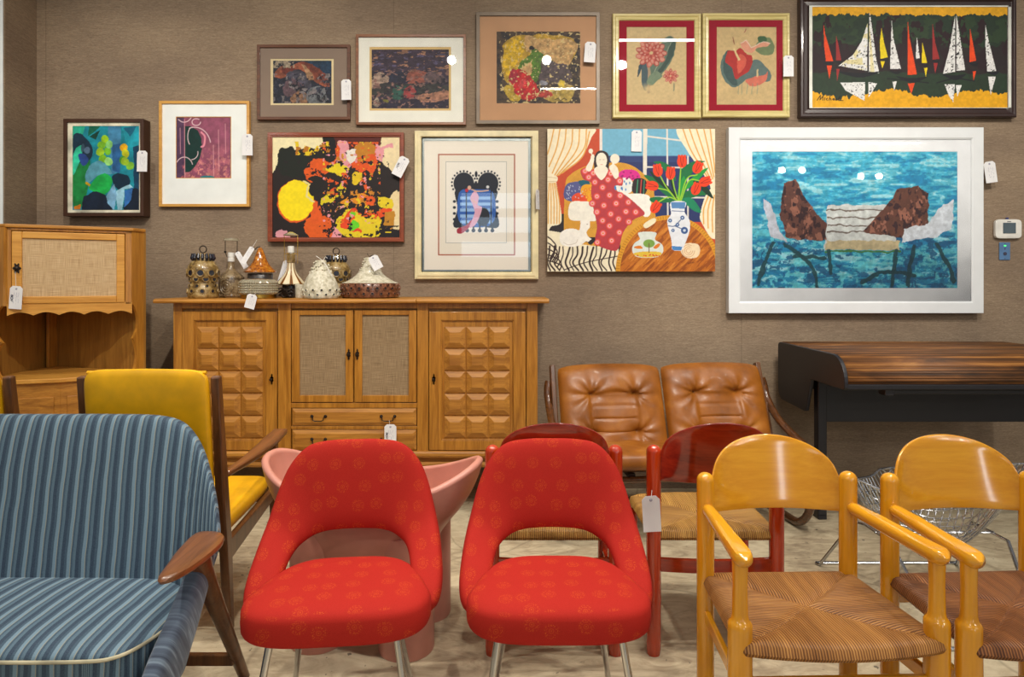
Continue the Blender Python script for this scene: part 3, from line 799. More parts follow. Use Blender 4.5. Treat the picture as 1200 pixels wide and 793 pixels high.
# ---------------------------------------------------------------- red upholstered chairs
def shell_chair(label, loc, rot):
    r = thing('upholstered_side_chair', label, 'chair', loc, rot, 'red sunburst upholstered chairs')
    O = [(0, .28, .864), (.088, .28, .862), (.168, .277, .846), (.226, .27, .792), (.264, .25, .716), (.296, .20, .604), (.314, .12, .527), (.322, .03, .456), (.313, -.03, .408), (.286, -.055, .368)]
    I = [(0, .215, .556), (.045, .214, .555), (.09, .212, .552), (.13, .205, .544), (.162, .19, .530), (.190, .165, .510), (.207, .12, .484), (.216, .04, .445), (.224, -.02, .408), (.246, -.05, .374)]
    OO = [(-p[0], p[1], p[2]) for p in O[::-1]]+O[1:]; II = [(-p[0], p[1], p[2]) for p in I[::-1]]+I[1:]
    N = 132; OO = catmull(OO, N); II = catmull(II, N); seg = 36
    vs = []
    for i in range(N):
        o, q = OO[i], II[i]; mid = (o+q)/2; h = (o-q)/2
        tg = (OO[min(N-1, i+1)]+II[min(N-1, i+1)]-OO[max(0, i-1)]-II[max(0, i-1)])
        n = np.cross(tg, h); n /= np.linalg.norm(n)+1e-9
        # always point forward
        if n[1] > 0: n = -n
        end = min(i, N-1-i)/(N-1); k = min(1., math.sqrt(end/.03)) if end < .03 else 1
        for j in range(seg):
            a = 2*math.pi*j/seg; c, s_ = math.cos(a), math.sin(a)
            cc = math.copysign(abs(c)**.55, c); ss = math.copysign(abs(s_)**.75, s_)
            th = .030*(1+.25*(1-end*2)) if s_ > 0 else .024
            bow = .0
            vs.append(mid+h*cc*(.4+.6*k)+n*(th*k*ss))
    fs = [(i*seg+j, i*seg+(j+1) % seg, (i+1)*seg+(j+1) % seg, (i+1)*seg+j) for i in range(N-1) for j in range(seg)]
    fs += [list(range(seg)), list(range((N-1)*seg, N*seg))]
    U = []
    for p_ in vs: U.append((p_[0]*(1+.35*abs(p_[0])), p_[2]+.45*p_[1]))
    MB().add(vs, fs, 0, [[U[k] for k in f] for f in fs]).build('backrest', M['red_fabric'], r, 70)
    ol = []
    for i in range(96):
        a = 2*math.pi*i/96; c, s_ = math.cos(a), math.sin(a); x = math.copysign(abs(c)**.52, c); y = math.copysign(abs(s_)**.55, s_)
        yy = -.045+.222*y; wid = .290 if yy < -.12 else .290-.27*(yy+.12)
        ol.append((x*wid, yy))
    def mp(x, y, h, rr):
        t = (y+.26)/.43
        return (x*(1+.015*(1-rr)), y, .432-.01*t+h+.0*rr)
    MB().pillow(ol, mp, .070, .064, 4.2, 16, uvf=lambda x, y, h, rr: (x+5, y+(.0 if rr < .95 else h)+5)).build('seat', M['red_fabric'], r, 70)
    for sx, sy, fx, fy in ((-.185, -.19, -.245, -.27), (.185, -.19, .245, -.27), (-.145, .06, -.205, .20), (.145, .06, .205, .20)):
        MB().tube([(sx, sy, .39), (fx, fy, 0)], [.0115, .0105], 16).build('leg', M['chrome'], r)
    MB().box(-.2, .2, -.2, .12, .365, .385).build('seat_plate', M['black_metal'], r, 0, .005)
shell_chair('red sunburst-patterned upholstered chair with pink tub chair behind it', (-.553, 2.14, 0), math.radians(5.5))
shell_chair('red sunburst-patterned upholstered chair with red wooden chair behind it', (.145, 2.15, 0), 0)

# ---------------------------------------------------------------- pink tub chair
def pink_chair():
    cx, cy = (X(304, 2.65)+X(567, 2.65))/2-.012, 2.72
    r = thing('moulded_tub_chair', 'pale pink moulded plastic chair with flared arms on four fat column legs', 'chair', (cx, cy, 0), math.radians(-8))
    n = 96
    def rim(a):
        c, s = math.cos(a), math.sin(a)
        return (.468*math.copysign(abs(c)**.9, c), .26*math.copysign(abs(s)**.9, s), .60+.115*abs(c)**2.2)
    prof = [(1.0, 0.0), (.985, .08), (.955, .2), (.90, .36), (.82, .52), (.72, .68), (.64, .82), (.60, .93), (.585, 1.0)]
    P = catmull(prof, 28); b = MB(); rings = []
    def ring(k, z_t, off):
        out = []
        for i in range(n):
            a = 2*math.pi*i/n; x, y, z = rim(a); zb = .36; L = math.hypot(x, y)
            kk = k; ky = 1-(1-k)*.35
            out.append((x*kk*(1-off/L), y*ky*(1-off/L*1.2), z+(zb-z)*z_t))
        return out
    rings = [ring(k, t_, 0) for k, t_ in P]
    inner = [ring(k, t_, .032) for k, t_ in P[:20]]
    lip = [ring(1.0, -.02, .006), ring(1.0, -.035, .016), ring(1.0, -.02, .027)]
    allr = [[(0, 0, .36)]*n]+rings[::-1]+lip+inner+[[(0, 0, inner[-1][0][2]-.02)]*n]
    vs = [p for q in allr for p in q]; R = len(allr)
    b.add(vs, [(j*n+k, j*n+(k+1) % n, (j+1)*n+(k+1) % n, (j+1)*n+k) for j in range(R-1) for k in range(n)])
    b.build('tub_shell', M['pink'], r, 60)
    for x in (-.185, .185):
        for y in (-.12, .16):
            MB().lathe([(.108, 0), (.110, .006), (.110, .40), (.105, .46)], (x, y, 0), 48).build('column_leg', M['pink'], r, 50)
pink_chair()

# ---------------------------------------------------------------- yellow vinyl armchairs seen from behind
def yellow_chair():
    r = thing('vinyl_armchair', 'mustard yellow vinyl armchair in dark wood, seen from behind its striped neighbour', 'chair', (-1.448, 2.66, 0), 0)
    hw = .266
    for s in (-1, 1):
        x = s*hw
        b = MB(); pr = [(.03, 0), (.065, 0), (.045, .35), (.01, .62), (-.055, 1.075), (-.085, 1.07), (-.045, .62), (-.008, .35)]
        b.prism([(p[0], p[1]) for p in pr], 'x', x-.018, x+.018)
        b.build('rear_leg', M['teak_v'], r, 0, .006)
        b = MB(); b.prism([(-.018, 0), (.018, 0), (.02, .66), (-.02, .66)], 'x', x-.016, x+.016)
        b.move(lambda a, c, d: (a, c+.56, d)); b.build('front_leg', M['teak_v'], r, 0, .006)
        b = MB(); b.prism([(.02, .29), (.02, .38), (.56, .44), (.56, .39)], 'x', x-.014, x+.014); b.build('side_rail', M['teak_v'], r, 0, .005)
        # arm: flat paddle widening to the front
        N = 14; vs = []
        for i in range(N):
            f = i/(N-1); y = -.0+.64*f; w_ = .018+.022*math.sin(min(1, f*1.15)*math.pi/2)**2*(1 if f < .9 else .8); zt = .675+.03*f-.015*math.sin(f*math.pi)
            cx_ = x+s*.006
            vs += [(cx_-w_, y, zt), (cx_+w_, y, zt), (cx_+w_, y, zt-.026), (cx_-w_, y, zt-.026)]
        fs = [(4*i+k, 4*i+(k+1) % 4, 4*(i+1)+(k+1) % 4, 4*(i+1)+k) for i in range(N-1) for k in range(4)]+[(0, 1, 2, 3), (4*N-1, 4*N-2, 4*N-3, 4*N-4)]
        MB().add(vs, fs).build('armrest', M['teak_h'], r, 30, .007)
    w_ = hw-.02
    ol = [(w_*math.copysign(abs(math.cos(a))**.18, math.cos(a)), .835+.265*math.copysign(abs(math.sin(a))**.18, math.sin(a))) for a in [2*math.pi*i/72 for i in range(72)]]
    def mp(x, z, h, rr): return (x, -.045-(z-.62)*.1-.02*(x/w_)**2*0-h+.01*math.sin(x*8)*0, z+.006*(1-(x/w_)**2)*(z > 1))
    MB().pillow(ol, mp, .028, .03, 4, 10).build('back_cushion', M['yellow_vinyl'], r, 50)
    g = MB(); g.tube([(-w_+.01, -.088, 1.09), (w_-.01, -.088, 1.09)], .007, 8); g.build('piping', M['yellow_vinyl'], r)
    ol = [(.255*math.copysign(abs(math.cos(a))**.22, math.cos(a)), .30+.27*math.copysign(abs(math.sin(a))**.22, math.sin(a))) for a in [2*math.pi*i/72 for i in range(72)]]
    MB().pillow(ol, lambda x, y, h, rr: (x, y, .415+.045*(y/.57)+h), .045, .045, 4, 10).build('seat_cushion', M['yellow_vinyl'], r, 50)
    MB().box(-hw, hw, .0, .02, .34, .38).build('rear_rail', M['teak_v'], r, 0, .004)
    MB().box(-hw, hw, .55, .57, .36, .40).build('front_rail', M['teak_v'], r, 0, .004)
    return r
yc = yellow_chair()
yc['label'] = 'mustard yellow vinyl armchair in dark wood, whole back visible behind the blue settee'
for c_ in yc.children: pass
yc2 = dup(yc, (X(17, 2.62)-.266, 2.66, 0), 0, 'mustard yellow vinyl armchair cut off by the left edge of the photo')
for o_ in (yc, yc2): o_['group'] = 'yellow vinyl armchairs behind the settee'

# ---------------------------------------------------------------- blue striped settee
def settee():
    XCn = -1.72; r = thing('striped_settee', 'blue striped upholstered settee with a teak paddle armrest and slanted leg', 'sofa', (XCn, 2.0, 0))
    ST = M['stripe']
    # back: outline in (x, z)
    half = [(.0, .962), (.25, .962), (.42, .957), (.515, .932), (.598, .866), (.66, .784), (.725, .668), (.75, .57), (.70, .44), (.60, .34), (.3, .30), (0, .30)]
    H = catmull(half, 60); ol = [tuple(p) for p in H]+[(-p[0], p[1]) for p in H[::-1][1:-1]]
    def yb(x, z):
        base = .22+(z-.42)*.30
        q = max(0, (abs(x)-.50))/.24
        return base-.12*q**1.7
    def mp(x, z, h, rr): return (x, yb(x, z)-h, z)
    b = MB().pillow(ol, mp, .04, .075, 3.2, 18, uvf=lambda x, z, h, rr: (x+.09*(z-.42)+6*max(0, abs(x)-.58)**2*(z-.35)*5, z))
    b.build('backrest', ST, r, 60)
    # seat cushion with boxed edge
    ol = [(-.70, -.23), (-.66, -.235), (.50, -.235), (.585, -.215), (.635, -.17), (.665, -.08), (.675, .02), (.66, .12), (.62, .22), (-.62, .22), (-.69, .1)]
    ol = [(-.66, -.14), (-.60, -.21), (-.50, -.235), (-.2, -.24), (.2, -.24), (.53, -.238), (.63, -.215), (.675, -.13), (.69, -.03), (.68, .08), (.64, .18), (.55, .235), (.2, .25), (-.2, .25), (-.55, .235), (-.63, .18), (-.665, .05)]
    ol = [tuple(p) for p in catmull(ol, 120, True)]
    def ms(x, y, h, rr):
        if h >= 0: z = .418+h*.9
        else: z = .418+h*2.4
        return (x, y, z)
    b = MB(); vs = []
    b.pillow(ol, lambda x, y, h, rr: (x, y, .416+h), .05, .002, 2.3, 14)
    n = len(ol)
    v = [(p[0], p[1], .416) for p in ol]+[(p[0]*.995, p[1]*.995, .30) for p in ol]
    ar = [0]
    for i in range(1, n): ar.append(ar[-1]+math.hypot(ol[i][0]-ol[i-1][0], ol[i][1]-ol[i-1][1]))
    fs = [(i, (i+1) % n, n+(i+1) % n, n+i) for i in range(n)]
    uv = []
    for i in range(n):
        j = (i+1) % n; a0 = ol[i][0] if abs(ol[i][0]) < .56 else ol[i][0]+ol[i][1]; a1 = ol[j][0] if abs(ol[j][0]) < .56 else ol[j][0]+ol[j][1]
        uv.append([(a0, .4), (a1, .4), (a1, .3), (a0, .3)])
    b.add(v, fs, 0, uv)
    o = b.build('seat_cushion', ST, r, 50)
    MB().tube([(p[0]*1.003, p[1]*1.006, .418) for p in ol], .0052, 8, closed=True).build('piping', M['string_twine'], o)
    # seat base
    b = MB(); ol2 = [(p[0]*1.0, p[1]*1.0) for p in ol]
    b.pillow(ol2, lambda x, y, h, rr: (x, y, .25+h), .06, .07, 6, 8, uvf=lambda x, y, h, rr: (x, y))
    b.build('seat_base', ST, r, 50)
    for s in (-1, 1):
        # upholstered outer side
        pts = [(.13, .60), (.03, .56), (-.08, .47), (-.2, .38), (-.26, .30), (-.25, .20), (-.14, .22), (-.02, .32), (.07, .44), (.14, .55)]
        ol3 = [tuple(p) for p in catmull(pts, 60, True)]
        b = MB().pillow(ol3, lambda y, z, h, rr: (s*(.715+h+.04*(z-.3)), y, z), .035, .03, 3, 8, uvf=lambda y, z, h, rr: (y*.6+z*.35, z))
        b.build('side_panel', M['side_fabric'], r, 50)
        # paddle arm
        P = [(-1.035, 2.125), (-.985, 2.14), (-.94, 2.115), (-.918, 2.05), (-.925, 1.93), (-.945, 1.85), (-.972, 1.812), (-.995, 1.82), (-1.012, 1.90), (-1.03, 2.0)]
        P = [tuple(p) for p in catmull(P, 48, True)]
        P = [(s*(p[0]-XCn), p[1]-2.0) for p in P]
        MB().pillow(P, lambda x, y, h, rr: (x, y, .618+h+.03*(y)), .012, .016, 4, 6).build('armrest', M['teak_h'], r, 50)
        a = Vector((s*.735, .02, .60)); e = Vector((s*.735, .385, .0)); pts = [a.lerp(e, i/12) for i in range(13)]
        rr = [.040-.020*(i/12)**.7 for i in range(13)]; rr[0] = .045
        MB().tube(pts, rr, 16, flat=.8).build('rear_leg', M['teak_v'], r, 40)
        a = Vector((s*.64, -.08, .28)); e = Vector((s*.68, -.22, .0)); MB().tube([a.lerp(e, i/6) for i in range(7)], [.028-.002*i for i in range(7)], 16).build('front_leg', M['teak_v'], r, 40)
    MB().box(-.73, .73, .30, .325, .085, .125).build('stretcher', M['teak_v'], r, 0, .005)
    MB().box(-.6, .6, .28, .30, .2, .42).build('rear_panel', M['teak_v'], r, 0, .004)
M['string_twine'] = plain('frayed_cream_piping', (176, 168, 140), .8, var=.2)
def m_side():
    t = NT('dark_blue_side_fabric'); tc = t.n('ShaderNodeTexCoord'); mp = t.n('ShaderNodeMapping'); mp.inputs['Scale'].default_value = (60, 3, 1); t.l(tc.outputs['UV'], mp.inputs[0])
    n = t.noise(mp.outputs[0], 1.4, 3, .6)
    t.base(t.ramp(n, [(.35, lin((62, 70, 86))), (.55, lin((88, 100, 116))), (.68, lin((132, 148, 162)))])); t.pr(.75, 0, .2, 0, .2); return t.m
M['side_fabric'] = m_side()
settee()
# ================================================================ LAMPS AND CERAMICS ON THE SIDEBOARD
def glaze_mat(name, a, b, c, sc_=30, rough=.35, coat=.4, bump=.3):
    t = NT(name); v = t.coords(); n = t.noise(v, sc_, 5, .6, .5)
    t.base(t.ramp(n, [(.33, lin(a)), (.5, lin(b)), (.66, lin(c))])); t.pr(rough, 0, .5, coat); t.bump(n, bump, .004); return t.m
M['stoneware'] = glaze_mat('sandy_stoneware', (78, 58, 28), (144, 116, 64), (180, 156, 106))
M['stoneware_b'] = glaze_mat('brown_relief_stoneware', (84, 66, 44), (136, 114, 82), (172, 152, 118))
M['amber'] = glaze_mat('amber_glaze', (112, 56, 10), (176, 98, 18), (214, 144, 44), 60, .15, .9)
M['char'] = glaze_mat('charcoal_ceramic', (40, 34, 32), (58, 50, 46), (78, 68, 62))
M['cream_cer'] = glaze_mat('rough_cream_ceramic', (170, 162, 136), (204, 198, 174), (226, 220, 202), 50, .6, .1, .2)
M['band_cer'] = glaze_mat('reddish_brown_ceramic', (72, 38, 22), (112, 66, 42), (140, 92, 62), 50)
M['holes'] = plain('painted_hole_shade', (26, 24, 28), .7)  # dark disc colour standing in for the shade within pierced holes
M['blueglaze'] = plain('blue_glaze_and_hole_shade', (34, 36, 48), .25, 0, .5)
M['socket'] = plain('white_porcelain_socket', (232, 230, 222), .4, 0, .3)
M['creamglaze'] = plain('glossy_cream_glaze', (232, 220, 186), .25, 0, .6)
YL = 4.20; ZS = 1.345
def lloc(px, Y=YL): return (X(px, Y), Y, ZS+.0005)
SC = YL/F
def knobs(b, R, z, n, r, ph=0, depth=.006, inner=True, prof=None):
    if prof is not None:
        q = sorted((p[1], p[0]) for p in prof if p[0] > .01); R = float(np.interp(z, [p[0] for p in q], [p[1] for p in q]))
    """ring-shaped bosses with dark centres around a body"""
    for k in range(n):
        a = 2*math.pi*k/n+ph; c, s = math.cos(a), math.sin(a); cx, cy = R*c, R*s
        N = 10; v = []
        for (q, dd) in ((r*1.35, -.003), (r*1.2, depth), (r*.9, depth), (r*.85, depth*.5+.0005)):
            for j in range(N):
                t = 2*math.pi*j/N; v.append((cx+c*dd-s*q*math.cos(t), cy+s*dd+c*q*math.cos(t), z+q*math.sin(t)))
        f = [(L*N+j, L*N+(j+1) % N, (L+1)*N+(j+1) % N, (L+1)*N+j) for L in range(3) for j in range(N)]
        b.add(v, f, 0)
        b.add([v[3*N+j] for j in range(N)], [list(range(N))], 1)
def lantern(label, px, Y, k=1.0):
    r = thing('stoneware_lantern', label, 'lantern', lloc(px, Y), 0, 'stoneware lanterns')
    pr = [(.082, 0), (.090, .006), (.093, .02), (.090, .05), (.080, .078), (.074, .098), (.080, .118), (.090, .14), (.095, .165), (.090, .20), (.070, .232), (.060, .238)]
    b = MB().lathe([(a, z) for a, z in pr], seg=48); 
    knobs(b, 0, .160, 9, .021, .1, .003, prof=pr); knobs(b, 0, .122, 9, .017, .45, .003, prof=pr); knobs(b, 0, .045, 9, .013, .2, .006, prof=pr); knobs(b, 0, .078, 9, .010, .55, .006, prof=pr)
    b.build('body', [M['stoneware'], M['blueglaze']], r, 50)  # dark discs colour in the shade inside the round openings
    b = MB().lathe([(.058, .235), (.056, .25), (.056, .275), (.048, .285), (0.0001, .288)], seg=40)
    b.build('neck', M['stoneware'], r, 50)
    b = MB()
    for j in range(16):
        a = 2*math.pi*j/16; c, s = math.cos(a), math.sin(a)
        b.tube([(c*.060, s*.060, .24), (c*.066, s*.066, .255), (c*.060, s*.060, .282)], [.006, .010, .008], 8)
    b.build('crown_beads', M['blueglaze'], r)
    N = 24; MB().tube([(.022*math.cos(2*math.pi*j/N), 0, .312+.022*math.sin(2*math.pi*j/N)) for j in range(N)], .0035, 8, closed=True).build('hanging_ring', M['dark_iron'], r)
    return r
lantern('sandy stoneware lantern with round openings and iron ring, at the left end of the sideboard', 238, 4.15)
# bottle lamp
r = thing('bottle_lamp', 'brown bottle-shaped ceramic table lamp with round relief and clear glass gallery', 'lamp', lloc(271, 4.34))
b = MB().lathe([(.070, 0), (.078, .01), (.080, .10), (.076, .14), (.060, .158), (.036, .175), (.022, .195), (.021, .235)], seg=48)
for R_, w_ in ((.040, .004), (.026, .003), (.012, .004)):
    b.tube([(R_*math.cos(2*math.pi*j/24), -math.sqrt(.082**2-(R_*math.cos(2*math.pi*j/24))**2), .072+R_*1.2*math.sin(2*math.pi*j/24)) for j in range(24)], w_, 6, closed=True)
knobs(b, .079, .13, 22, .006, 0, .004); knobs(b, .079, .016, 22, .006, 0, .004)
b.build('body', [M['stoneware_b'], M['stoneware_b']], r, 50)
MB().lathe([(.016, .235), (.022, .24), (.022, .262), (.019, .264), (.019, .268), (.022, .270), (.022, .298), (.018, .30)], seg=28).build('socket', M['socket'], r, 40)
b = MB()
for s in (-1, 1): b.tube([(s*.028, 0, .27), (s*.040, 0, .300), (s*.040, 0, .375)], .0026, 8); b.lathe([(0.0001, .296), (.008, .300), (.008, .308), (.0001, .312)], (s*.040, 0, 0), 10)
b.build('wire_harp', M['dark_iron'], r)
MB().lathe([(.03, .375), (.052, .377), (.052, .380), (.046, .386), (.046, .394), (.03, .396)], seg=32).build('clear_gallery_ring', M['glass'], r, 40)
# pagoda lamp
r = thing('pagoda_lantern', 'charcoal ceramic lantern with pointed amber-glazed roof', 'lantern', lloc(305, 4.30))
MB().lathe([(.075, 0), (.080, .01), (.080, .155), (.076, .16)], seg=40).build('body', M['char'], r, 40)
b = MB().lathe(catmull([(.100, .165), (.104, .172), (.088, .188), (.062, .215), (.042, .25), (.028, .29), (.012, .325), (.0001, .332)], 30), seg=48)
b.build('roof', M['amber'], r, 60)
MB().tube([(0, 0, .326), (-.004, 0, .336), (-.02, 0, .334), (-.035, -.005, .315)], .003, 8).build('hanging_cord', M['dark_iron'], r)
# cut glass bowl fitting on brass foot
r = thing('ceiling_light_shade', 'ribbed clear cut-glass drum shade on a brass ring', 'lamp shade', lloc(303, 4.11))
b = MB(); fn = lambda a, j, rr, z: rr*(1+.028*(1 if int(a/(2*math.pi)*96) % 2 else 0)+.012*(j % 2))
b.lathe([(.104, .027), (.108, .026), (.112, .03)]+[(.113+.003*(i % 2), .03+.0075*i) for i in range(1, 10)]+[(.110, .108), (.095, .118), (.06, .124), (.0001, .126)], seg=96, fn=fn)
b.lathe([(.104, .027), (.105, .06), (.104, .102), (.09, .112), (.0001, .119)], seg=96)
b.build('cut_glass_drum', M['glass'], r, 20)
MB().lathe([(.104, 0), (.107, .003), (.107, .024), (.103, .027)], seg=48).build('brass_ring', M['brass'], r, 40)
# cream and brown flared lamp
r = thing('flared_lamp', 'small table lamp with glossy cream and brown striped flared body', 'lamp', lloc(341, 4.28))
t = NT('cream_and_brown_striped_glaze'); tc = t.n('ShaderNodeTexCoord'); sp = t.n('ShaderNodeSeparateXYZ'); t.l(tc.outputs['Object'], sp.inputs[0])
an = t.math('ARCTAN2', sp.outputs[1], sp.outputs[0]); sw = t.math('SINE', t.math('MULTIPLY', an, 9.)); up = t.math('LESS_THAN', sp.outputs[2], .10)
f_ = t.math('MAXIMUM', t.math('GREATER_THAN', sw, .1), 0.)
t.base(t.ramp(sw, [(.0, lin((232, 220, 186))), (.42, lin((226, 210, 168))), (.55, lin((160, 104, 40))), (1, lin((104, 62, 22)))])); t.pr(.15, 0, .5, .8)
b = MB().lathe(catmull([(.050, .03), (.050, .075), (.060, .080), (.080, .083), (.092, .09), (.086, .10), (.066, .125), (.042, .155), (.028, .19), (.022, .23)], 36), seg=72, fn=lambda a, j, rr, z: rr*(1+.03*math.sin(a*9)*(z > .085)))
b.build('flared_body', t.m, r, 60)
MB().lathe([(.022, .228), (.026, .232), (.026, .285), (.020, .29)], seg=28).build('neck', M['stoneware'], r, 40)
MB().lathe([(.052, 0), (.056, .004), (.056, .076), (.050, .08)], seg=36).build('base', M['char'], r, 40)
MB().lathe([(.014, .288), (.014, .294), (.021, .297), (.0215, .338), (.016, .34)], seg=28).build('socket', M['socket'], r, 40)
b = MB()
for s in (-1, 1): b.tube([(s*.018, 0, .292), (s*.042, 0, .286), (s*.044, 0, .30), (s*.044, 0, .408), (s*.036, 0, .414)], .0022, 8); b.tube([(s*.044, 0, .29), (s*.044, .0, .225)], .0016, 6)
b.build('wire_harp', M['brass'], r)
MB().lathe([(.02, .406), (.048, .410), (.048, .414), (.03, .424), (.012, .432), (.0001, .433)], seg=32).build('clear_gallery_ring', M['glass'], r, 40)
# coiled cord
r = MB(); pts = []
for i in range(220):
    a = i/220*2*math.pi*8; pts.append(((.036+.012*math.sin(i*.31))*math.cos(a), (.020+.008*math.cos(i*.47))*math.sin(a), .008+.055*(i/220)+.004*math.sin(i*.9)))
o = r.tube(pts, .0032, 6).build('coiled_cord', M['dark_iron'], None); o.location = lloc(335, 4.14)
tag(o, 'dark coil of lamp cord lying under the flared cream lamp', 'cord')
# small cream cup
o = thing('ceramic_cup', 'small plain cream ceramic cylinder beside the white cone shade', 'cup', lloc(351.5, 4.19))
MB().lathe([(.028, 0), (.03, .004), (.03, .085), (.027, .087), (.024, .085), (.024, .01), (.0001, .008)], seg=32).build('body', M['cream_cer'], o, 40)
# cream cone pendant with pierced band
r = thing('cone_pendant_shade', 'rough cream ceramic cone shade with small pierced holes near its rim', 'lamp shade', lloc(376, 4.10))
b = MB().lathe(catmull([(.106, 0), (.112, .012), (.114, .04), (.106, .08), (.088, .125), (.066, .165), (.046, .198), (.036, .218), (.034, .236), (.030, .24)], 34), seg=56)
knobs(b, .1142, .052, 14, .008, .1, .004); knobs(b, .1138, .024, 14, .0075, .33, .004)
b.build('shade', [M['cream_cer'], M['holes']], r, 60)
b = MB()
for j in range(46):
    a = random.random()*2*math.pi; z = .16+random.random()*.07; R = .036+(.236-z)*.42
    b.lathe([(.0001, -.006), (.0045, -.0035), (.0062, 0), (.0045, .0035), (.0001, .006)], (R*math.cos(a), R*math.sin(a), z), 8)
b.build('lumpy_collar', M['cream_cer'], r)
b = MB(); b.tube([(.01, 0, .238), (-.005, -.01, .252), (-.02, -.01, .262), (-.03, 0, .268)], .0018, 6); b.tube([(.012, 0, .238), (.03, 0, .262), (.05, -.03, .252)], .0018, 6); b.tube([(.01, -.02, .235), (.05, -.06, .21), (.095, -.085, .135)], .0022, 6)
b.build('flex_wires', M['string'], r)
lantern('sandy stoneware lantern with iron ring, half hidden behind the cream cone shade', 394, 4.42)
# cream-topped pendant with brown band
r = thing('banded_pendant_shade', 'cream ceramic pendant shade with wide reddish brown pierced band', 'lamp shade', lloc(434, 4.23))
b = MB().lathe(catmull([(.184, .096), (.150, .108), (.110, .132), (.080, .160), (.058, .192), (.044, .222), (.036, .25), (.032, .262)], 30), seg=64)
b.build('cream_cap', M['cream_cer'], r, 60)
b = MB().lathe([(.170, 0), (.182, .006), (.186, .03), (.188, .06), (.184, .092), (.178, .098)], seg=64)
knobs(b, .1885, .062, 22, .010, 0, .007); knobs(b, .1865, .028, 22, .009, .14, .006); knobs(b, .186, .084, 22, .006, .14, .004)
b.build('pierced_band', [M['band_cer'], M['holes']], r, 50)
b = MB()
for j in range(60):
    a = random.random()*2*math.pi; z = .17+random.random()*.085; R = .036+(.26-z)*.36
    b.lathe([(.0001, -.006), (.0045, -.0035), (.0062, 0), (.0045, .0035), (.0001, .006)], (R*math.cos(a), R*math.sin(a), z), 8)
b.build('lumpy_collar', M['cream_cer'], r)
b = MB(); b.tube([(0, 0, .258), (-.01, -.01, .275), (-.02, -.005, .288)], .0018, 6); b.tube([(.005, 0, .258), (.0, .0, .272), (.02, -.02, .276)], .003, 6)
b.build('flex_wires', M['dark_iron'], r)

# ================================================================ WALL CONTROLS
Yw = WALL-.03
r = thing('thermostat', 'white wall thermostat with dark grey screen at the right edge', 'thermostat', (X(1182.5, Yw), WALL, Z(268, Yw)))
ol = [(.094*math.copysign(abs(math.cos(a))**.35, math.cos(a)), .068*math.copysign(abs(math.sin(a))**.28, math.sin(a))) for a in [2*math.pi*i/64 for i in range(64)]]
MB().pillow(ol, lambda x, z, h, rr: (x, -.016-h, z), .014, .0155, 6, 6).build('case', M['socket'], r, 50)
MB().box(-.042, .046, -.034, -.028, -.032, .042).build('screen', plain('grey_lcd', (84, 98, 106), .2, 0, .3), r, 0, .002)
MB().box(-.012, .012, -.0325, -.028, .048, .052).build('maker_mark', M['ink'], r, 0)
MB().box(-.006, .006, -.02, -.004, .066, .08).build('blue_clip', plain('blue_plastic_clip', (30, 40, 120), .4), r, 0, .002)
r = thing('wall_plate', 'small blue metal wall plate with green light below the thermostat', 'wall plate', (X(1180.5, Yw), WALL, Z(294, Yw)))
MB().box(-.038, .038, -.008, -.0005, -.062, .062).build('plate', plain('blue_grey_steel_plate', (96, 134, 178), .35, .3), r, 0, .003)
b = MB(); b.lathe([(.012, 0), (.012, .003), (0.0001, .004)], (.0, -.008, -.018), 20, axis='y'); b.lathe([(.004, 0), (.004, .002), (0.0001, .003)], (0, -.008, .016), 12, axis='y')
b.lathe([(.003, 0), (.003, .001), (0.0001, .002)], (0, -.008, .052), 10, axis='y'); b.lathe([(.003, 0), (.003, .001), (0.0001, .002)], (0, -.008, -.052), 10, axis='y')
b.build('button', M['ink'], r)
t = NT('green_indicator'); t.b.inputs['Emission Color'].default_value = (.1, 1, .2, 1); t.b.inputs['Emission Strength'].default_value = 1.2; t.base((.05, .6, .1, 1))
MB().box(-.007, .007, -.0105, -.007, .034, .042).build('indicator_light', t.m, r, 0)

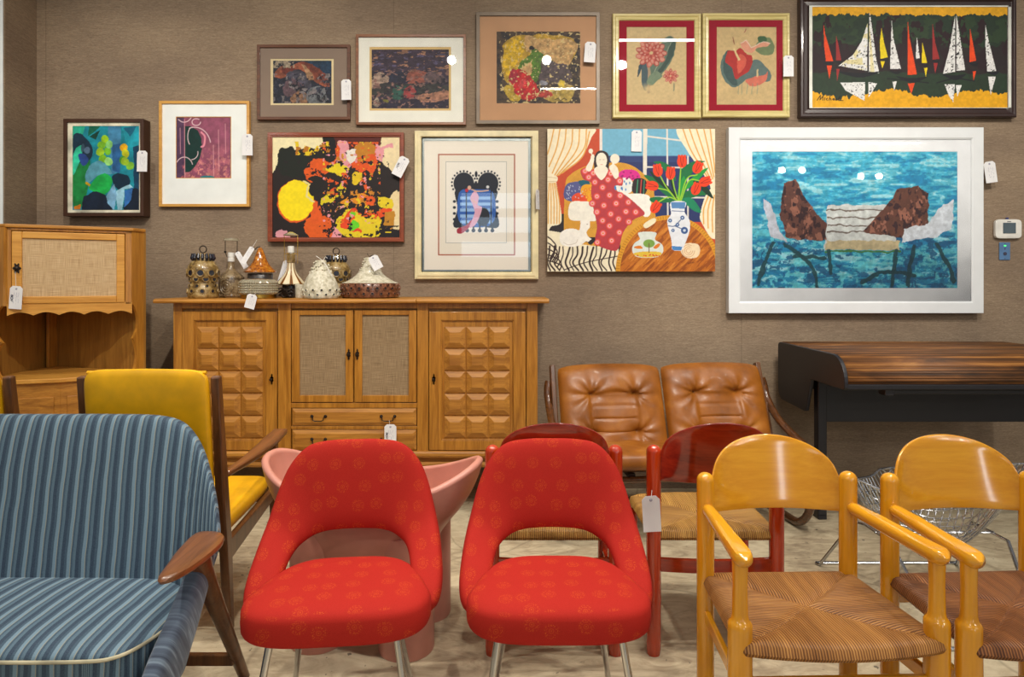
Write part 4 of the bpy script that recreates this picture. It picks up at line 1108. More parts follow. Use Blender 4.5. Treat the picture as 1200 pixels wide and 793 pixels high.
# ================================================================ PRICE TAGS
def price_tag(label, px0, py0, px1, py1, Y, tilt=0, yaw=0, text=0, word=False, string=None):
    """white card hanging at world distance Y; px box given before tilt"""
    w_ = (px1-px0)*Y/F; h_ = (py1-py0)*Y/F
    r = thing('price_tag', label, 'price tag', (X((px0+px1)/2, Y), Y, Z((py0+py1)/2, Y)))
    r.rotation_euler = (0, math.radians(tilt), math.radians(yaw))
    c = w_*.2
    poly = [(-w_/2, -h_/2), (w_/2, -h_/2), (w_/2, h_/2-c), (w_/2-c, h_/2), (-w_/2+c, h_/2), (-w_/2, h_/2-c)]
    MB().prism(poly, 'y', -.0006, .0006).build('card', M['paper'], r, 0)
    MB().lathe([(w_*.09, 0), (w_*.05, .0006), (w_*.05, .0009)], (0, -.0006, h_/2-w_*.22), 14, axis='y').build('eyelet', M['ink_pale'], r)
    if text:
        rn = random.Random(text); b = MB()
        for k in range(3):           # faint handwritten lines, written sideways
            x_ = (-.12+.17*k)*w_; z_ = h_*.22
            pts = []
            while z_ > -h_*.30:
                pts.append((x_+rn.uniform(-.045, .045)*w_, -.001, z_)); z_ -= h_*rn.uniform(.02, .05)
                if rn.random() < .25 and len(pts) > 2:
                    b.tube(pts, w_*.009, 4); pts = []; z_ -= h_*.05
            if len(pts) > 1: b.tube(pts, w_*.009, 4)
        b.build('handwriting', M['ink_pale'], r)
    if word:
        # the printed word runs down the left side
        b = MB(); s = w_*.16; x_ = -w_*.30; z_ = h_*.10
        def st(pp): b.tube([(x_+q[1]*s, -.0012, z_-q[0]*s) for q in pp], s*.13, 5)
        st([(0, -.5), (0, .5), (.15, .55), (.4, .3), (.4, -.5)]); st([(.4, .3), (.6, .55), (.8, .3), (.8, -.5)])
        N = 12; st([(1.5+.5*math.cos(2*math.pi*i/N), .55*math.sin(2*math.pi*i/N)) for i in range(N+1)])
        st([(2.2, .6), (2.6, -.5), (3.1, .7)])
        b.build('printed_word', M['ink'], r)
    r['group'] = 'white price tags'
    if string:
        (sx, sy, SY) = string
        a = Vector((X(sx, SY)-r.location.x, SY-Y, Z(sy, SY)-r.location.z))
        th = math.radians(tilt); e = Vector((math.sin(th)*(h_/2-w_*.2), -.002, math.cos(th)*(h_/2-w_*.2)))
        R_ = r.rotation_euler.to_matrix().inverted()
        m_ = (a+e)/2+Vector((0, 0, -.004))
        MB().tube([tuple(R_@e), tuple(R_@m_), tuple(R_@a)], .0011, 5).build('string', M['string'], r)
FY = 4.50
price_tag('price tag on the right side of the blue-green abstract painting', 160.5, 176.5, 172.5, 201, 4.455, 1, 0, 3)
price_tag('price tag on the gold frame of the pink and green semicircle print', 283.5, 157, 296, 182, 4.49, 0, 0, 4)
price_tag('price tag on the dark frame of the rocky landscape, highest tag on the left', 400, 93, 411.5, 117, 4.485, -1, 0, 5)
price_tag('tilted price tag on the frame of the yellow sun abstract', 463.5, 183, 476, 207, 4.47, 27, 0, 6, True)
price_tag('price tag on the brown-framed fruit still life', 685, 49, 698, 73, 4.485, 4, 0, 7)
price_tag('narrow price tag seen nearly edge-on beside the cream frame', 624, 222, 636, 245, 4.48, -3, 68, 8)
price_tag('price tag at the top of the painting of the woman with tulips', 740, 152.5, 752, 177.5, 4.49, 1, 0, 9)
price_tag('price tag on the gold frame of the anthurium print', 918, 65, 930, 89.5, 4.485, 0, 0, 10)
price_tag('price tag on the wall right of the big white frame', 1154, 189, 1167.5, 214, 4.49, -8, 0, 11)
price_tag('price tag hanging from the corner cabinet door keyhole', 11, 335, 26, 362, 3.60, 4, 0, 12, True, (18, 318, 3.6))
price_tag('pale price tag tucked at the neck of the bottle lamp', 280, 294, 286, 315, 4.22, -30, 35, 13)
price_tag('slim price tag strung from the amber pagoda roof', 287, 288, 293, 310, 4.16, 30, 30, 14, False, (301, 281, 4.28))
price_tag('cream price tag leaning beside the flared striped lamp', 329, 305, 338, 331, 4.41, 16, 20, 15)
price_tag('price tag draped over the top of the brown-banded pendant shade', 434, 299, 446, 316, 4.12, -28, 0, 16)
price_tag('slanted price tag hanging over the front edge of the sideboard top', 288, 344.5, 300, 361.5, 3.975, 15, 0, 17, False, (300, 343, 4.0))
price_tag('price tag hanging from the right handle of the upper drawer', 450.5, 497, 464.5, 522, 4.0, 0, 0, 18, True, (456, 492, 4.015))
price_tag('blank white price tag on the post of the red wooden chair', 753, 581, 774, 623, 2.478, -3, 0, 0, False, (764, 574, 2.492))
# ================================================================ PICTURES ON THE WALL
def hashn(ix, iy, seed):
    h = (ix.astype(np.int64)*374761393+iy.astype(np.int64)*668265263+seed*974711) & 0x7fffffff
    h = (h ^ (h >> 13))*1274126177 & 0x7fffffff
    return ((h ^ (h >> 16)) & 0xffff)/65535.
def vnoise(x, y, seed=0):
    ix = np.floor(x); iy = np.floor(y); fx = x-ix; fy = y-iy; fx = fx*fx*(3-2*fx); fy = fy*fy*(3-2*fy)
    a = hashn(ix, iy, seed); b = hashn(ix+1, iy, seed); c = hashn(ix, iy+1, seed); d = hashn(ix+1, iy+1, seed)
    return (a*(1-fx)+b*fx)*(1-fy)+(c*(1-fx)+d*fx)*fy
def fbm(x, y, seed=0, oc=4):
    s = 0; a = .5; t = 0
    for i in range(oc): s = s+a*vnoise(x*2**i, y*2**i, seed+i*17); t += a; a *= .55
    return s/t
class Art:
    """a hand-mixed picture: colours laid onto a fine mesh of points"""
    def __init__(s, x0, y0, x1, y1, col, k=2):
        s.r = (x0, y0, x1, y1); s.W = int((x1-x0)*k)+1; s.H = int((y1-y0)*k)+1
        xs = np.linspace(x0, x1, s.W); ys = np.linspace(y0, y1, s.H); s.x, s.y = np.meshgrid(xs, ys)
        s.a = np.zeros((s.H, s.W, 3)); s.a[:] = col; s.px = s.x; s.py = s.y
    def warp(s, amp, sc_, seed=1):
        s.px = s.x+amp*(fbm(s.x/sc_, s.y/sc_, seed)-.5)*2; s.py = s.y+amp*(fbm(s.x/sc_+40, s.y/sc_+7, seed+3)-.5)*2
    def nowarp(s): s.px = s.x; s.py = s.y
    def put(s, m, col, al=1.):
        m = np.clip(m*1., 0, 1)[..., None]*al; s.a = s.a*(1-m)+np.array(col, float)*m
    def ell(s, cx, cy, rx, ry=None, col=(0, 0, 0), rot=0, al=1.):
        ry = ry or rx; c, q = math.cos(math.radians(rot)), math.sin(math.radians(rot)); dx = s.px-cx; dy = s.py-cy
        u = (dx*c+dy*q)/rx; v = (-dx*q+dy*c)/ry; d = (1-np.sqrt(u*u+v*v))*min(rx, ry)*2+.5; s.put(np.clip(d, 0, 1), col, al)
    def mpoly(s, P):
        m = np.zeros_like(s.px, bool); n = len(P)
        for i in range(n):
            x0, y0 = P[i]; x1, y1 = P[(i+1) % n]
            if y0 == y1: continue
            c = ((y0 > s.py) != (y1 > s.py)) & (s.px < (x1-x0)*(s.py-y0)/(y1-y0)+x0); m ^= c
        return m
    def poly(s, P, col, al=1.): s.put(s.mpoly(P), col, al)
    def spoly(s, P, col, al=1.): s.poly([tuple(p) for p in catmull(P, len(P)*6, True)], col, al)
    def line(s, P, w, col, al=1., smooth=False, w1=None):
        if smooth: P = catmull(P, len(P)*6)
        n = len(P)-1; best = np.full(s.px.shape, -9.)
        for i in range(n):
            x0, y0 = P[i]; x1, y1 = P[i+1]; dx, dy = x1-x0, y1-y0; L = dx*dx+dy*dy+1e-9
            t = np.clip(((s.px-x0)*dx+(s.py-y0)*dy)/L, 0, 1); d = np.hypot(s.px-x0-t*dx, s.py-y0-t*dy)
            ww = w if w1 is None else w+(w1-w)*(i/max(1, n))
            best = np.maximum(best, ww/2-d)
        s.put(np.clip(best*2+.5, 0, 1), col, al)
    def mott(s, amt, sc_, seed=0, oc=4, sy=None):
        n = fbm(s.x/sc_, s.y/(sy or sc_), seed, oc)-.5; s.a = np.clip(s.a*(1+amt*2*n[..., None]), 0, 255)
    def splat(s, cols, sc_, seed, region=None, thr=.5, sy=None):
        """scatter ragged patches of several colours"""
        for i, c in enumerate(cols):
            n = fbm(s.x/sc_+i*13, s.y/(sy or sc_)+i*7, seed+i*31, 4); m = n > thr
            if region is not None: m = m & region
            s.put(m, c)
    def build(s, name, mat, parent, Yf, thick=.002):
        """local coordinates relative to parent at its location"""
        W, H = s.W, s.H; L = parent.location
        xx = (s.x-CX)*Yf/F-L.x; zz = EYE+(CY-s.y)*Yf/F-L.z; yy = np.full_like(xx, Yf-L.y)
        co_ = np.stack([xx, yy, zz], -1).reshape(-1, 3).astype(np.float32); nv = W*H
        back = np.array([[xx[0, 0], Yf-L.y+thick, zz[0, 0]], [xx[0, -1], Yf-L.y+thick, zz[0, -1]], [xx[-1, -1], Yf-L.y+thick, zz[-1, -1]], [xx[-1, 0], Yf-L.y+thick, zz[-1, 0]]], np.float32)
        me = bpy.data.meshes.new(name); me.vertices.add(nv+4); me.vertices.foreach_set('co', np.concatenate([co_, back]).ravel())
        i = np.arange(H-1)[:, None]*W+np.arange(W-1)[None, :]
        q = np.stack([i+W, i+W+1, i+1, i], -1).reshape(-1, 4)
        c = [0, W-1, W*H-1, W*(H-1)]
        side = np.array([[nv, nv+1, nv+2, nv+3], [c[0], c[1], nv+1, nv], [c[1], c[2], nv+2, nv+1], [c[2], c[3], nv+3, nv+2], [c[3], c[0], nv, nv+3]])
        q = np.concatenate([q, side]).astype(np.int32); nf = len(q)
        me.loops.add(nf*4); me.loops.foreach_set('vertex_index', q.ravel()); me.polygons.add(nf)
        me.polygons.foreach_set('loop_start', np.arange(nf, dtype=np.int32)*4)
        me.update(calc_edges=True)
        at = me.color_attributes.new('paint', 'FLOAT_COLOR', 'POINT'); v = np.clip(s.a, 0, 255)/255.; v = np.where(v <= .04045, v/12.92, ((v+.055)/1.055)**2.4)
        full = np.ones((nv+4, 4), np.float32); full[:nv, :3] = v.reshape(-1, 3); full[nv:, :3] = v.reshape(-1, 3)[0]
        at.data.foreach_set('color', full.ravel()); me.materials.append(mat)
        o = bpy.data.objects.new(name, me); C.objects.link(o); o.parent = parent; return o

def ring(b, rx, Y0, Y1, w_, mat=0, prof=None, L=None):
    """picture-frame ring: outer pixel rect measured at distance Y0 (front), width w_ px, going back to Y1"""
    x0, y0, x1, y1 = rx; s = Y0/F
    ox0, ox1, oz0, oz1 = X(x0, Y0)-L.x, X(x1, Y0)-L.x, Z(y1, Y0)-L.z, Z(y0, Y0)-L.z
    # profile: list of (inset fraction 0..1, depth from front metres)
    prof = prof or [(0, .0), (1, 0)]; d = Y1-Y0; full = [(0, d)]+[(a, q) for a, q in prof]+[(1, d)]
    v = []; f = []
    for a, q in full:
        i = a*w_*s; yy = Y0-L.y+q
        v += [(ox0+i, yy, oz0+i), (ox1-i, yy, oz0+i), (ox1-i, yy, oz1-i), (ox0+i, yy, oz1-i)]
    n = len(full)
    for k in range(n):
        for j in range(4): f.append((k*4+j, k*4+(j+1) % 4, ((k+1) % n)*4+(j+1) % 4, ((k+1) % n)*4+j))
    b.add(v, f, mat); return b
def framed(label, rect, w_, depth, fm, img=None, mats=(), glass=False, prof=None, name='framed_picture', cat='picture', liner=None):
    """rect outer frame px; mats: [(rect, material)] boards from outside in; img: (Art, material)"""
    Yf = WALL-.004-depth; x0, y0, x1, y1 = rect
    r = thing(name, label, cat, (X((x0+x1)/2, Yf), WALL-.002, Z(y1, Yf)))
    b = MB(); ring(b, rect, Yf, WALL-.004, w_, 0, prof, r.location); b.build('frame', fm, r, 0, .0015)
    inn = (x0+w_-.6, y0+w_-.6, x1-w_+.6, y1-w_+.6); Ym = Yf+min(.012, depth*.5)
    for k, (rc, m) in enumerate(mats):
        b = MB(); out = inn if k == 0 else mats[k-1][0]
        out = (out[0]-.5, out[1]-.5, out[2]+.5, out[3]+.5); L = r.location; Yk = Ym+.0022*k
        # board with a window
        a0, a1, c0, c1 = X(out[0], Yk)-L.x, X(out[2], Yk)-L.x, Z(out[3], Yk)-L.z, Z(out[1], Yk)-L.z
        e0, e1, g0, g1 = X(rc[0], Yk)-L.x, X(rc[2], Yk)-L.x, Z(rc[3], Yk)-L.z, Z(rc[1], Yk)-L.z
        y = Yk-L.y; t_ = .0018; v = []
        for yy in (y, y+t_): v += [(a0, yy, c0), (a1, yy, c0), (a1, yy, c1), (a0, yy, c1), (e0, yy, g0), (e1, yy, g0), (e1, yy, g1), (e0, yy, g1)]
        f = []
        for j in range(4):
            q = (j+1) % 4; f += [(j, q, 4+q, 4+j), (8+j, 12+j, 12+q, 8+q), (4+j, 4+q, 12+q, 12+j), (j, 8+j, 8+q, q)]
        b.add(v, f).build('mat_board' if k == 0 else 'inner_mat', m, r, 0)
    if img: img[0].build('canvas' if img[1] is M['paint'] else 'print', img[1], r, Ym+.0022*max(1, len(mats))+.001)
    if glass:
        b = MB(); L = r.location; Yg = Ym-.004; b.box(X(inn[0], Yg)-L.x, X(inn[2], Yg)-L.x, Yg-L.y, Yg-L.y+.0015, Z(inn[3], Yg)-L.z, Z(inn[1], Yg)-L.z)
        b.build('glass', M['glaze'], r, 0)
    return r
def board(name, c): return plain(name, c, .8, var=.015, spec=.2)
random.seed(11)
rnd = random.Random(5)
# ---- 1 blue-green abstract
A = Art(85, 147.5, 163, 246, (20, 132, 150)); A.warp(1.5, 12)
A.poly([(84, 146), (100, 146), (92, 170), (84, 175)], (40, 170, 140)); A.spoly([(86, 160), (96, 158), (108, 172), (106, 186), (94, 196), (86, 188)], (22, 50, 70))
A.spoly([(85, 200), (96, 190), (106, 188), (104, 206), (100, 236), (86, 244)], (24, 128, 62)); A.spoly([(86, 180), (94, 170), (98, 176), (90, 196), (85, 204)], (50, 200, 160))
A.poly([(127, 146), (141, 146), (141, 202), (130, 204)], (64, 130, 170)); A.poly([(132, 170), (141, 168), (141, 203), (131, 200)], (40, 96, 150))
A.poly([(141, 146), (164, 146), (164, 180), (150, 176)], (24, 150, 170)); A.poly([(144, 150), (152, 160), (160, 148)], (16, 100, 130)); A.poly([(156, 172), (164, 170), (164, 230), (157, 228)], (10, 60, 90))
A.poly([(103, 160), (116, 150), (118, 146), (104, 146)], (10, 92, 70)); A.poly([(104, 160), (112, 164), (118, 152)], (8, 60, 50))
for x, y, c in ((123, 163, (150, 200, 30)), (119, 170, (120, 186, 40)), (117, 178, (160, 205, 40)), (126, 177, (110, 180, 40)), (120, 186, (120, 180, 30)), (127, 189, (150, 215, 120)), (128, 169, (130, 200, 110)), (145, 173, (226, 170, 20)), (147, 180, (190, 196, 30)), (144, 188, (70, 150, 40)), (152, 194, (120, 180, 50)), (146, 189, (150, 190, 40))): A.ell(x, y, 4.6, 4.8, c)
A.spoly([(100, 205), (106, 193), (116, 188), (126, 195), (130, 204), (118, 204), (106, 212), (101, 216)], (84, 150, 170)); A.line([(101, 214), (107, 218), (112, 222)], 3, (190, 150, 20))
A.spoly([(104, 220), (112, 208), (122, 203), (131, 210), (129, 222), (120, 228), (110, 224)], (24, 168, 74)); A.spoly([(131, 206), (141, 203), (150, 206), (152, 216), (140, 223), (133, 216)], (10, 44, 66))
A.spoly([(98, 232), (104, 228), (112, 224), (128, 232), (132, 246), (98, 248)], (20, 34, 54)); A.spoly([(150, 226), (162, 222), (164, 246), (146, 246)], (16, 30, 48))
A.poly([(124, 230), (134, 216), (137, 230), (134, 246), (126, 238)], (120, 170, 204)); A.poly([(136, 224), (152, 216), (156, 220), (146, 222), (144, 246), (138, 246)], (150, 200, 220)); A.poly([(146, 224), (156, 220), (154, 234), (146, 244)], (50, 110, 180))
A.spoly([(92, 182), (98, 180), (104, 186), (102, 192), (96, 194)], (40, 70, 140)); A.ell(102, 176, 3.5, 4, (90, 120, 150)); A.ell(97, 173, 2, 5, (60, 90, 110))
A.poly([(86, 242), (94, 240), (94, 246), (86, 246)], (200, 120, 30)); A.nowarp(); A.mott(.28, 7, 3)
framed('blue-green abstract of grapes and heads in distressed white box frame', (74, 139, 168, 253), 4, .085, plain('dark_walnut_frame', (66, 38, 22), .5), (A, M['paint']), [((85, 147.5, 163, 246), plain('distressed_white_liner', (206, 202, 180), .7, var=.18))], name='framed_painting', cat='painting')
# ---- 2 pink print
A = Art(206, 136.5, 271, 209, (142, 76, 100)); n = fbm(A.x/5, A.y/7, 3); lo = np.clip((A.y-165)/40, 0, 1)
A.put((n > .5)*lo, (190, 110, 116), .8); A.put((fbm(A.x/2.5, A.y/3, 9) > .62)*lo, (206, 134, 126)); A.put(A.x < 216, (72, 52, 82), .85); A.put((A.x < 216) & (n > .62) & (A.y > 190), (180, 90, 100))
A.poly([(216.5, 148), (224, 148), (232, 153), (236, 162), (237, 174), (234, 186), (228, 196), (222, 201.5), (217, 202)], (10, 50, 46)); A.mott(.2, 5, 8)
for P in (catmull([(209, 140), (214, 143), (220, 142), (224, 138)], 12), [(230+5*math.cos(a), 143+4*math.sin(a)) for a in np.linspace(0, 5.4, 14)], [(228+19*math.cos(a), 171+22*math.sin(a)) for a in np.linspace(-1.9, -.2, 16)], [(216+10*math.cos(a), 196+12*math.sin(a)) for a in np.linspace(-2.6, -.3, 16)], [(224+8*math.cos(a), 179+8*math.sin(a)) for a in np.linspace(-.2, 1.5, 10)], [(225+5*math.cos(a), 160+11*math.sin(a)) for a in np.linspace(2.2, 4.8, 12)]): A.line(P, 1.0, (226, 196, 202))
A.line([(236, 155), (240, 160), (239, 170), (236, 172)], 2.2, (226, 140, 158), smooth=True)
for x, a, b in ((216.2, 140, 208), (250, 170, 208), (256, 152, 200), (264, 145, 180), (211, 150, 180)): A.line([(x, a), (x+.5, b)], .8, (220, 160, 168), .8)
A.put(A.x > 269.5, (70, 90, 120), .8); A.put(((A.x-243)**2/70+(A.y-208)**2/6) < 1, (40, 120, 130))
gold = wood('light_gold_frame', (224, 172, 88), (200, 142, 60), 'x', .3, .3); wb = board('cool_white_mat_board', (238, 243, 240))
framed('pink print with dark green half disc in thin gold frame', (186, 118, 292, 242), 3.2, .03, gold, (A, M['print']), [((206, 136.5, 271, 209), wb), ((206.8, 137.3, 270.2, 208.2), gold)], False, name='framed_print')
# ---- 3 and 4 rocky landscapes
A = Art(320, 71, 388.5, 121, (38, 44, 66)); A.put(A.y > 71, (36, 42, 62)); A.warp(2.2, 6, 4)
A.poly([(352, 70), (390, 70), (390, 104)], (28, 62, 92)); A.spoly([(322, 86), (330, 78), (345, 76), (353, 73), (372, 80), (384, 92), (386, 102), (372, 98), (364, 92), (352, 82), (340, 84), (334, 90), (324, 92)], (172, 92, 62))
A.spoly([(352, 73), (366, 76), (380, 86), (386, 100), (374, 96), (366, 86)], (140, 66, 46)); A.spoly([(330, 80), (342, 78), (346, 84), (334, 88)], (134, 56, 42))
A.spoly([(336, 86), (350, 83), (360, 90), (364, 102), (350, 104), (338, 98)], (84, 80, 96)); A.spoly([(331, 104), (340, 92), (354, 98), (356, 106), (344, 112), (334, 112)], (112, 84, 92)); A.spoly([(340, 121), (348, 106), (358, 108), (360, 121)], (168, 122, 88)); A.spoly([(360, 106), (372, 100), (382, 108), (382, 121), (362, 121)], (128, 132, 136))
A.spoly([(354, 76), (360, 80), (368, 92), (362, 94), (356, 82)], (208, 160, 116)); A.nowarp()
A.splat([(60, 64, 84), (24, 26, 44), (150, 140, 140)], 4, 5, (A.y > 86) & (A.y < 121) & (fbm(A.x/9, A.y/9, 2) > .46), .60); A.splat([(206, 186, 158)], 3, 21, (A.x < 345) & (A.y < 80), .52); A.mott(.45, 3.2, 6); A.a *= .82
framed('small rocky landscape with red boulders in brown frame and taupe mat', (301, 52, 410, 140), 3.4, .03, wood('walnut_stained_frame', (110, 64, 36), (70, 40, 22), 'x', .4), (A, M['print']), [((317, 69, 391, 123), board('taupe_mat_board', (148, 128, 112))), ((320, 71, 388.5, 121), board('cream_bevel_mat', (232, 214, 168)))], True, name='framed_print')
A = Art(435.5, 58, 526, 127, (58, 46, 66)); A.warp(2, 7, 14)
A.put(A.py < 84, (64, 48, 66)); A.spoly([(434, 92), (444, 85), (454, 88), (456, 96), (446, 100), (436, 104)], (188, 160, 140)); A.spoly([(476, 90), (484, 82), (500, 84), (498, 96), (478, 98)], (166, 92, 74)); A.spoly([(500, 84), (516, 86), (524, 96), (508, 100), (498, 96)], (110, 88, 90)); A.put((A.py > 84) & (A.py < 96) & (A.px > 456) & (A.px < 476), (34, 40, 64))
A.spoly([(436, 104), (450, 98), (524, 100), (526, 108), (440, 112)], (56, 56, 54)); A.spoly([(460, 106), (466, 100), (476, 102), (474, 114), (462, 116)], (44, 96, 82)); A.spoly([(474, 106), (482, 100), (488, 108), (482, 116), (474, 114)], (176, 66, 66)); A.spoly([(486, 112), (500, 110), (524, 106), (528, 114), (505, 122), (494, 120)], (200, 142, 112)); A.put((A.py > 119), (44, 38, 62)); A.spoly([(436, 122), (442, 114), (444, 124)], (180, 160, 140)); A.ell(452, 118, 4, 2, (150, 144, 50))
A.nowarp(); A.splat([(30, 26, 48), (150, 110, 100)], 4, 55, A.y > 80, .63, 2.5); A.splat([(96, 86, 120), (180, 130, 100)], 7, 65, A.y < 84, .66, 2.2); A.mott(.4, 4, 16, sy=2.2); A.a *= .85
framed('misty rocky landscape in thin copper-brown frame with wide white mat', (417, 40, 546, 146), 3, .03, wood('copper_brown_frame', (150, 98, 62), (110, 66, 40), 'x', .35), (A, M['print']), [((433, 55, 528.5, 129.5), board('warm_white_mat_board', (240, 238, 226))), ((435.5, 58, 526, 127), board('straw_bevel_mat', (220, 188, 128)))], True, name='framed_print')
# ---- 5 still life
A = Art(582, 37, 680, 121, (74, 58, 44)); A.warp(3, 9, 24); A.put(fbm(A.x/4, A.y/4, 5) > .56, (46, 40, 40))
A.spoly([(592, 50), (606, 42), (622, 42), (640, 40), (668, 44), (676, 52), (670, 70), (658, 76), (640, 70), (628, 76), (612, 80), (606, 92), (594, 96), (588, 80)], (184, 148, 46)); A.spoly([(616, 42), (640, 46), (674, 48), (672, 64), (660, 80), (640, 66), (620, 62)], (190, 152, 98)); A.spoly([(594, 52), (610, 44), (614, 60), (604, 78), (594, 90), (590, 70)], (206, 168, 24))
A.spoly([(608, 80), (618, 66), (626, 58), (636, 66), (634, 76), (630, 96), (622, 92), (624, 74), (614, 84)], (84, 120, 34)); A.spoly([(612, 82), (622, 72), (624, 86), (616, 90)], (196, 156, 104)); A.spoly([(638, 76), (650, 74), (664, 76), (668, 92), (652, 98), (636, 96), (632, 90)], (84, 70, 72))
A.spoly([(590, 102), (604, 98), (612, 104), (608, 118), (596, 118)], (186, 156, 50)); A.spoly([(640, 106), (660, 100), (672, 102), (668, 118), (640, 118)], (170, 144, 66)); A.ell(637, 98, 5, 3, (140, 140, 150)); A.ell(658, 98, 4, 4, (206, 180, 60)); A.ell(646, 106, 3, 4, (206, 190, 110)); A.ell(624, 57, 2.6, 2.6, (30, 26, 26))
A.spoly([(596, 94), (604, 84), (614, 82), (624, 92), (630, 104), (630, 114), (618, 119), (608, 112), (602, 102)], (188, 30, 34)); A.spoly([(596, 92), (602, 82), (608, 86), (604, 98)], (160, 30, 50)); A.spoly([(630, 112), (640, 106), (648, 112), (636, 116)], (176, 60, 50)); A.ell(612, 98, 3, 6, (226, 90, 90), 30, .6)
A.nowarp(); A.mott(.35, 3, 26); A.splat([(214, 190, 130)], 2.5, 75, A.x > 585, .68)
A.line([(650, 117), (654, 115), (657, 118), (661, 115), (664, 117)], .7, (40, 30, 20))
framed('fruit still life with red pears in grey-brown frame and orange-tan mat', (558, 14, 703, 145), 4.2, .03, plain('grey_brown_metal_frame', (112, 98, 82), .4, .2), (A, M['print']), [((582, 37, 680, 121), board('tan_mat_board', (200, 156, 118)))], True, name='framed_print')
# ---- 6, 7 botanicals
def petalflower(A, cx, cy, R, n, c1, c2, rings_=3):
    for k in range(rings_):
        rr = R*(1-k/rings_*.75)
        for j in range(n):
            a = 2*math.pi*(j+.5*k)/n; A.ell(cx+rr*.62*math.cos(a), cy+rr*.55*math.sin(a), rr*.36, rr*.2, c2 if (j+k) % 2 else c1, math.degrees(a)); A.ell(cx+rr*.8*math.cos(a), cy+rr*.7*math.sin(a), rr*.14, rr*.1, (214, 150, 130), math.degrees(a))
A = Art(734.5, 31.5, 804.5, 122.5, (216, 190, 138)); A.mott(.03, 14, 2); A.warp(1, 5, 3)
A.spoly([(778, 46), (786, 42), (792, 50), (790, 64), (780, 82), (766, 94), (760, 92), (762, 78), (770, 60)], (96, 118, 100)); A.spoly([(786, 46), (792, 52), (788, 66), (776, 84), (764, 92), (780, 70)], (58, 82, 72)); A.line([(789, 46), (778, 66), (764, 88)], .8, (160, 168, 140))
A.spoly([(752, 76), (758, 74), (760, 92), (758, 106), (752, 98)], (70, 92, 98)); A.spoly([(747, 90), (748, 78), (754, 72), (750, 84)], (50, 74, 84)); A.line([(760, 72), (761, 90), (760, 108)], 3, (176, 150, 118), smooth=True); A.spoly([(766, 84), (776, 88), (764, 100), (758, 96)], (120, 140, 112))
A.put(np.clip(1-np.hypot((A.x-758)/10, (A.y-104)/8), 0, 1), (216, 190, 138)); petalflower(A, 763, 62, 19, 11, (176, 72, 62), (204, 104, 88)); petalflower(A, 786, 89, 9.5, 8, (176, 66, 56), (208, 110, 92)); A.line([(790, 98), (789, 106)], 1.4, (140, 140, 110))
A.nowarp(); A.mott(.07, 2.5, 4); A.a *= .95
B = Art(840, 31.5, 910, 122.5, (214, 186, 132)); B.mott(.03, 14, 12); B.warp(1.2, 6, 13)
B.spoly([(845, 74), (850, 62), (862, 60), (872, 72), (876, 90), (862, 102), (852, 98), (846, 88)], (92, 118, 112)); B.spoly([(850, 64), (856, 60), (858, 80), (864, 98), (856, 98), (848, 84)], (64, 90, 88)); B.spoly([(872, 84), (884, 70), (894, 74), (904, 88), (900, 96), (884, 94), (876, 96)], (98, 120, 116)); B.spoly([(884, 56), (892, 46), (902, 44), (908, 54), (904, 64), (892, 64)], (118, 136, 92)); B.spoly([(888, 44), (896, 42), (898, 48), (890, 50)], (60, 100, 60))
B.spoly([(862, 60), (868, 56), (876, 64), (882, 66), (880, 80), (868, 90), (862, 92), (858, 80), (850, 72), (854, 60)], (186, 44, 38)); B.spoly([(866, 64), (874, 68), (872, 80), (864, 86)], (220, 96, 74)); B.line([(860, 58), (866, 70)], 2.6, (232, 210, 150)); B.spoly([(868, 50), (876, 48), (880, 56), (892, 50), (902, 50), (900, 54), (888, 56), (880, 62), (872, 58)], (228, 160, 130)); B.line([(868, 50), (874, 47), (880, 56), (894, 49), (903, 51)], .8, (240, 220, 200))
B.spoly([(874, 94), (884, 90), (896, 88), (900, 84), (898, 94), (888, 100), (878, 100)], (220, 120, 96)); B.line([(888, 90), (888, 82)], 2, (230, 206, 150)); B.line([(860, 52), (859, 44)], .8, (140, 70, 50)); B.line([(872, 38), (874, 34)], .8, (160, 80, 70))
for x in (866, 870, 876, 882, 888): B.line([(x, 98), (x-1, 110)], 1.2, (130, 150, 128), .5)
B.nowarp(); B.mott(.08, 3, 14); B.a *= .95
redm = board('crimson_mat_board', (158, 16, 42)); pf = [(0, .006), (.1, 0), (.35, .0), (.5, .006), (.85, .004), (1, .012)]
framed('red torch flower botanical print in pale gold frame, left of the pair', (718, 15.5, 822, 138), 8, .035, M['gold_frame'], (A, M['print']), [((734.5, 31.5, 804.5, 122.5), redm)], True, pf, name='framed_print')
framed('red anthurium botanical print in pale gold frame, right of the pair', (823.5, 15, 926, 137), 8, .035, M['gold_frame'], (B, M['print']), [((840, 31.5, 910, 122.5), redm)], True, pf, name='framed_print')
# ---- 8 sailboats
A = Art(952, 8, 1185, 126, (36, 52, 40)); yy = A.y; xx = A.x
A.put(fbm(xx/14, yy/9, 6) > .5, (44, 62, 42)); A.put((fbm(xx/10, yy/14, 7)+.25*np.exp(-((yy-64)/22)**2)) > .66, (40, 24, 30)); A.put((yy > 46+14*fbm(xx/8, yy*0, 9)) & (yy < 88), (42, 28, 34), .75); A.put((yy > 82+6*fbm(xx/12, yy*0+3, 19)), (38, 56, 40), .9)
edge_t = 13+9*fbm(xx/5, yy/30, 8); A.put(yy < edge_t, (222, 164, 30)); edge_b = 104+11*fbm(xx/5, yy/30+5, 18)+4*np.sin(xx/17); A.put(yy > edge_b, (224, 164, 22)); A.nowarp()
W8 = (224, 224, 222); R8 = (224, 72, 26); Yl8 = (226, 200, 22); D8 = (26, 28, 34); MR = (150, 44, 44)
def sail(P, c, tx=True):
    m = A.mpoly(P); A.put(m, c)
    if tx: A.put(m & (fbm(xx/1.6, yy/1.6, 33) > .66), D8)
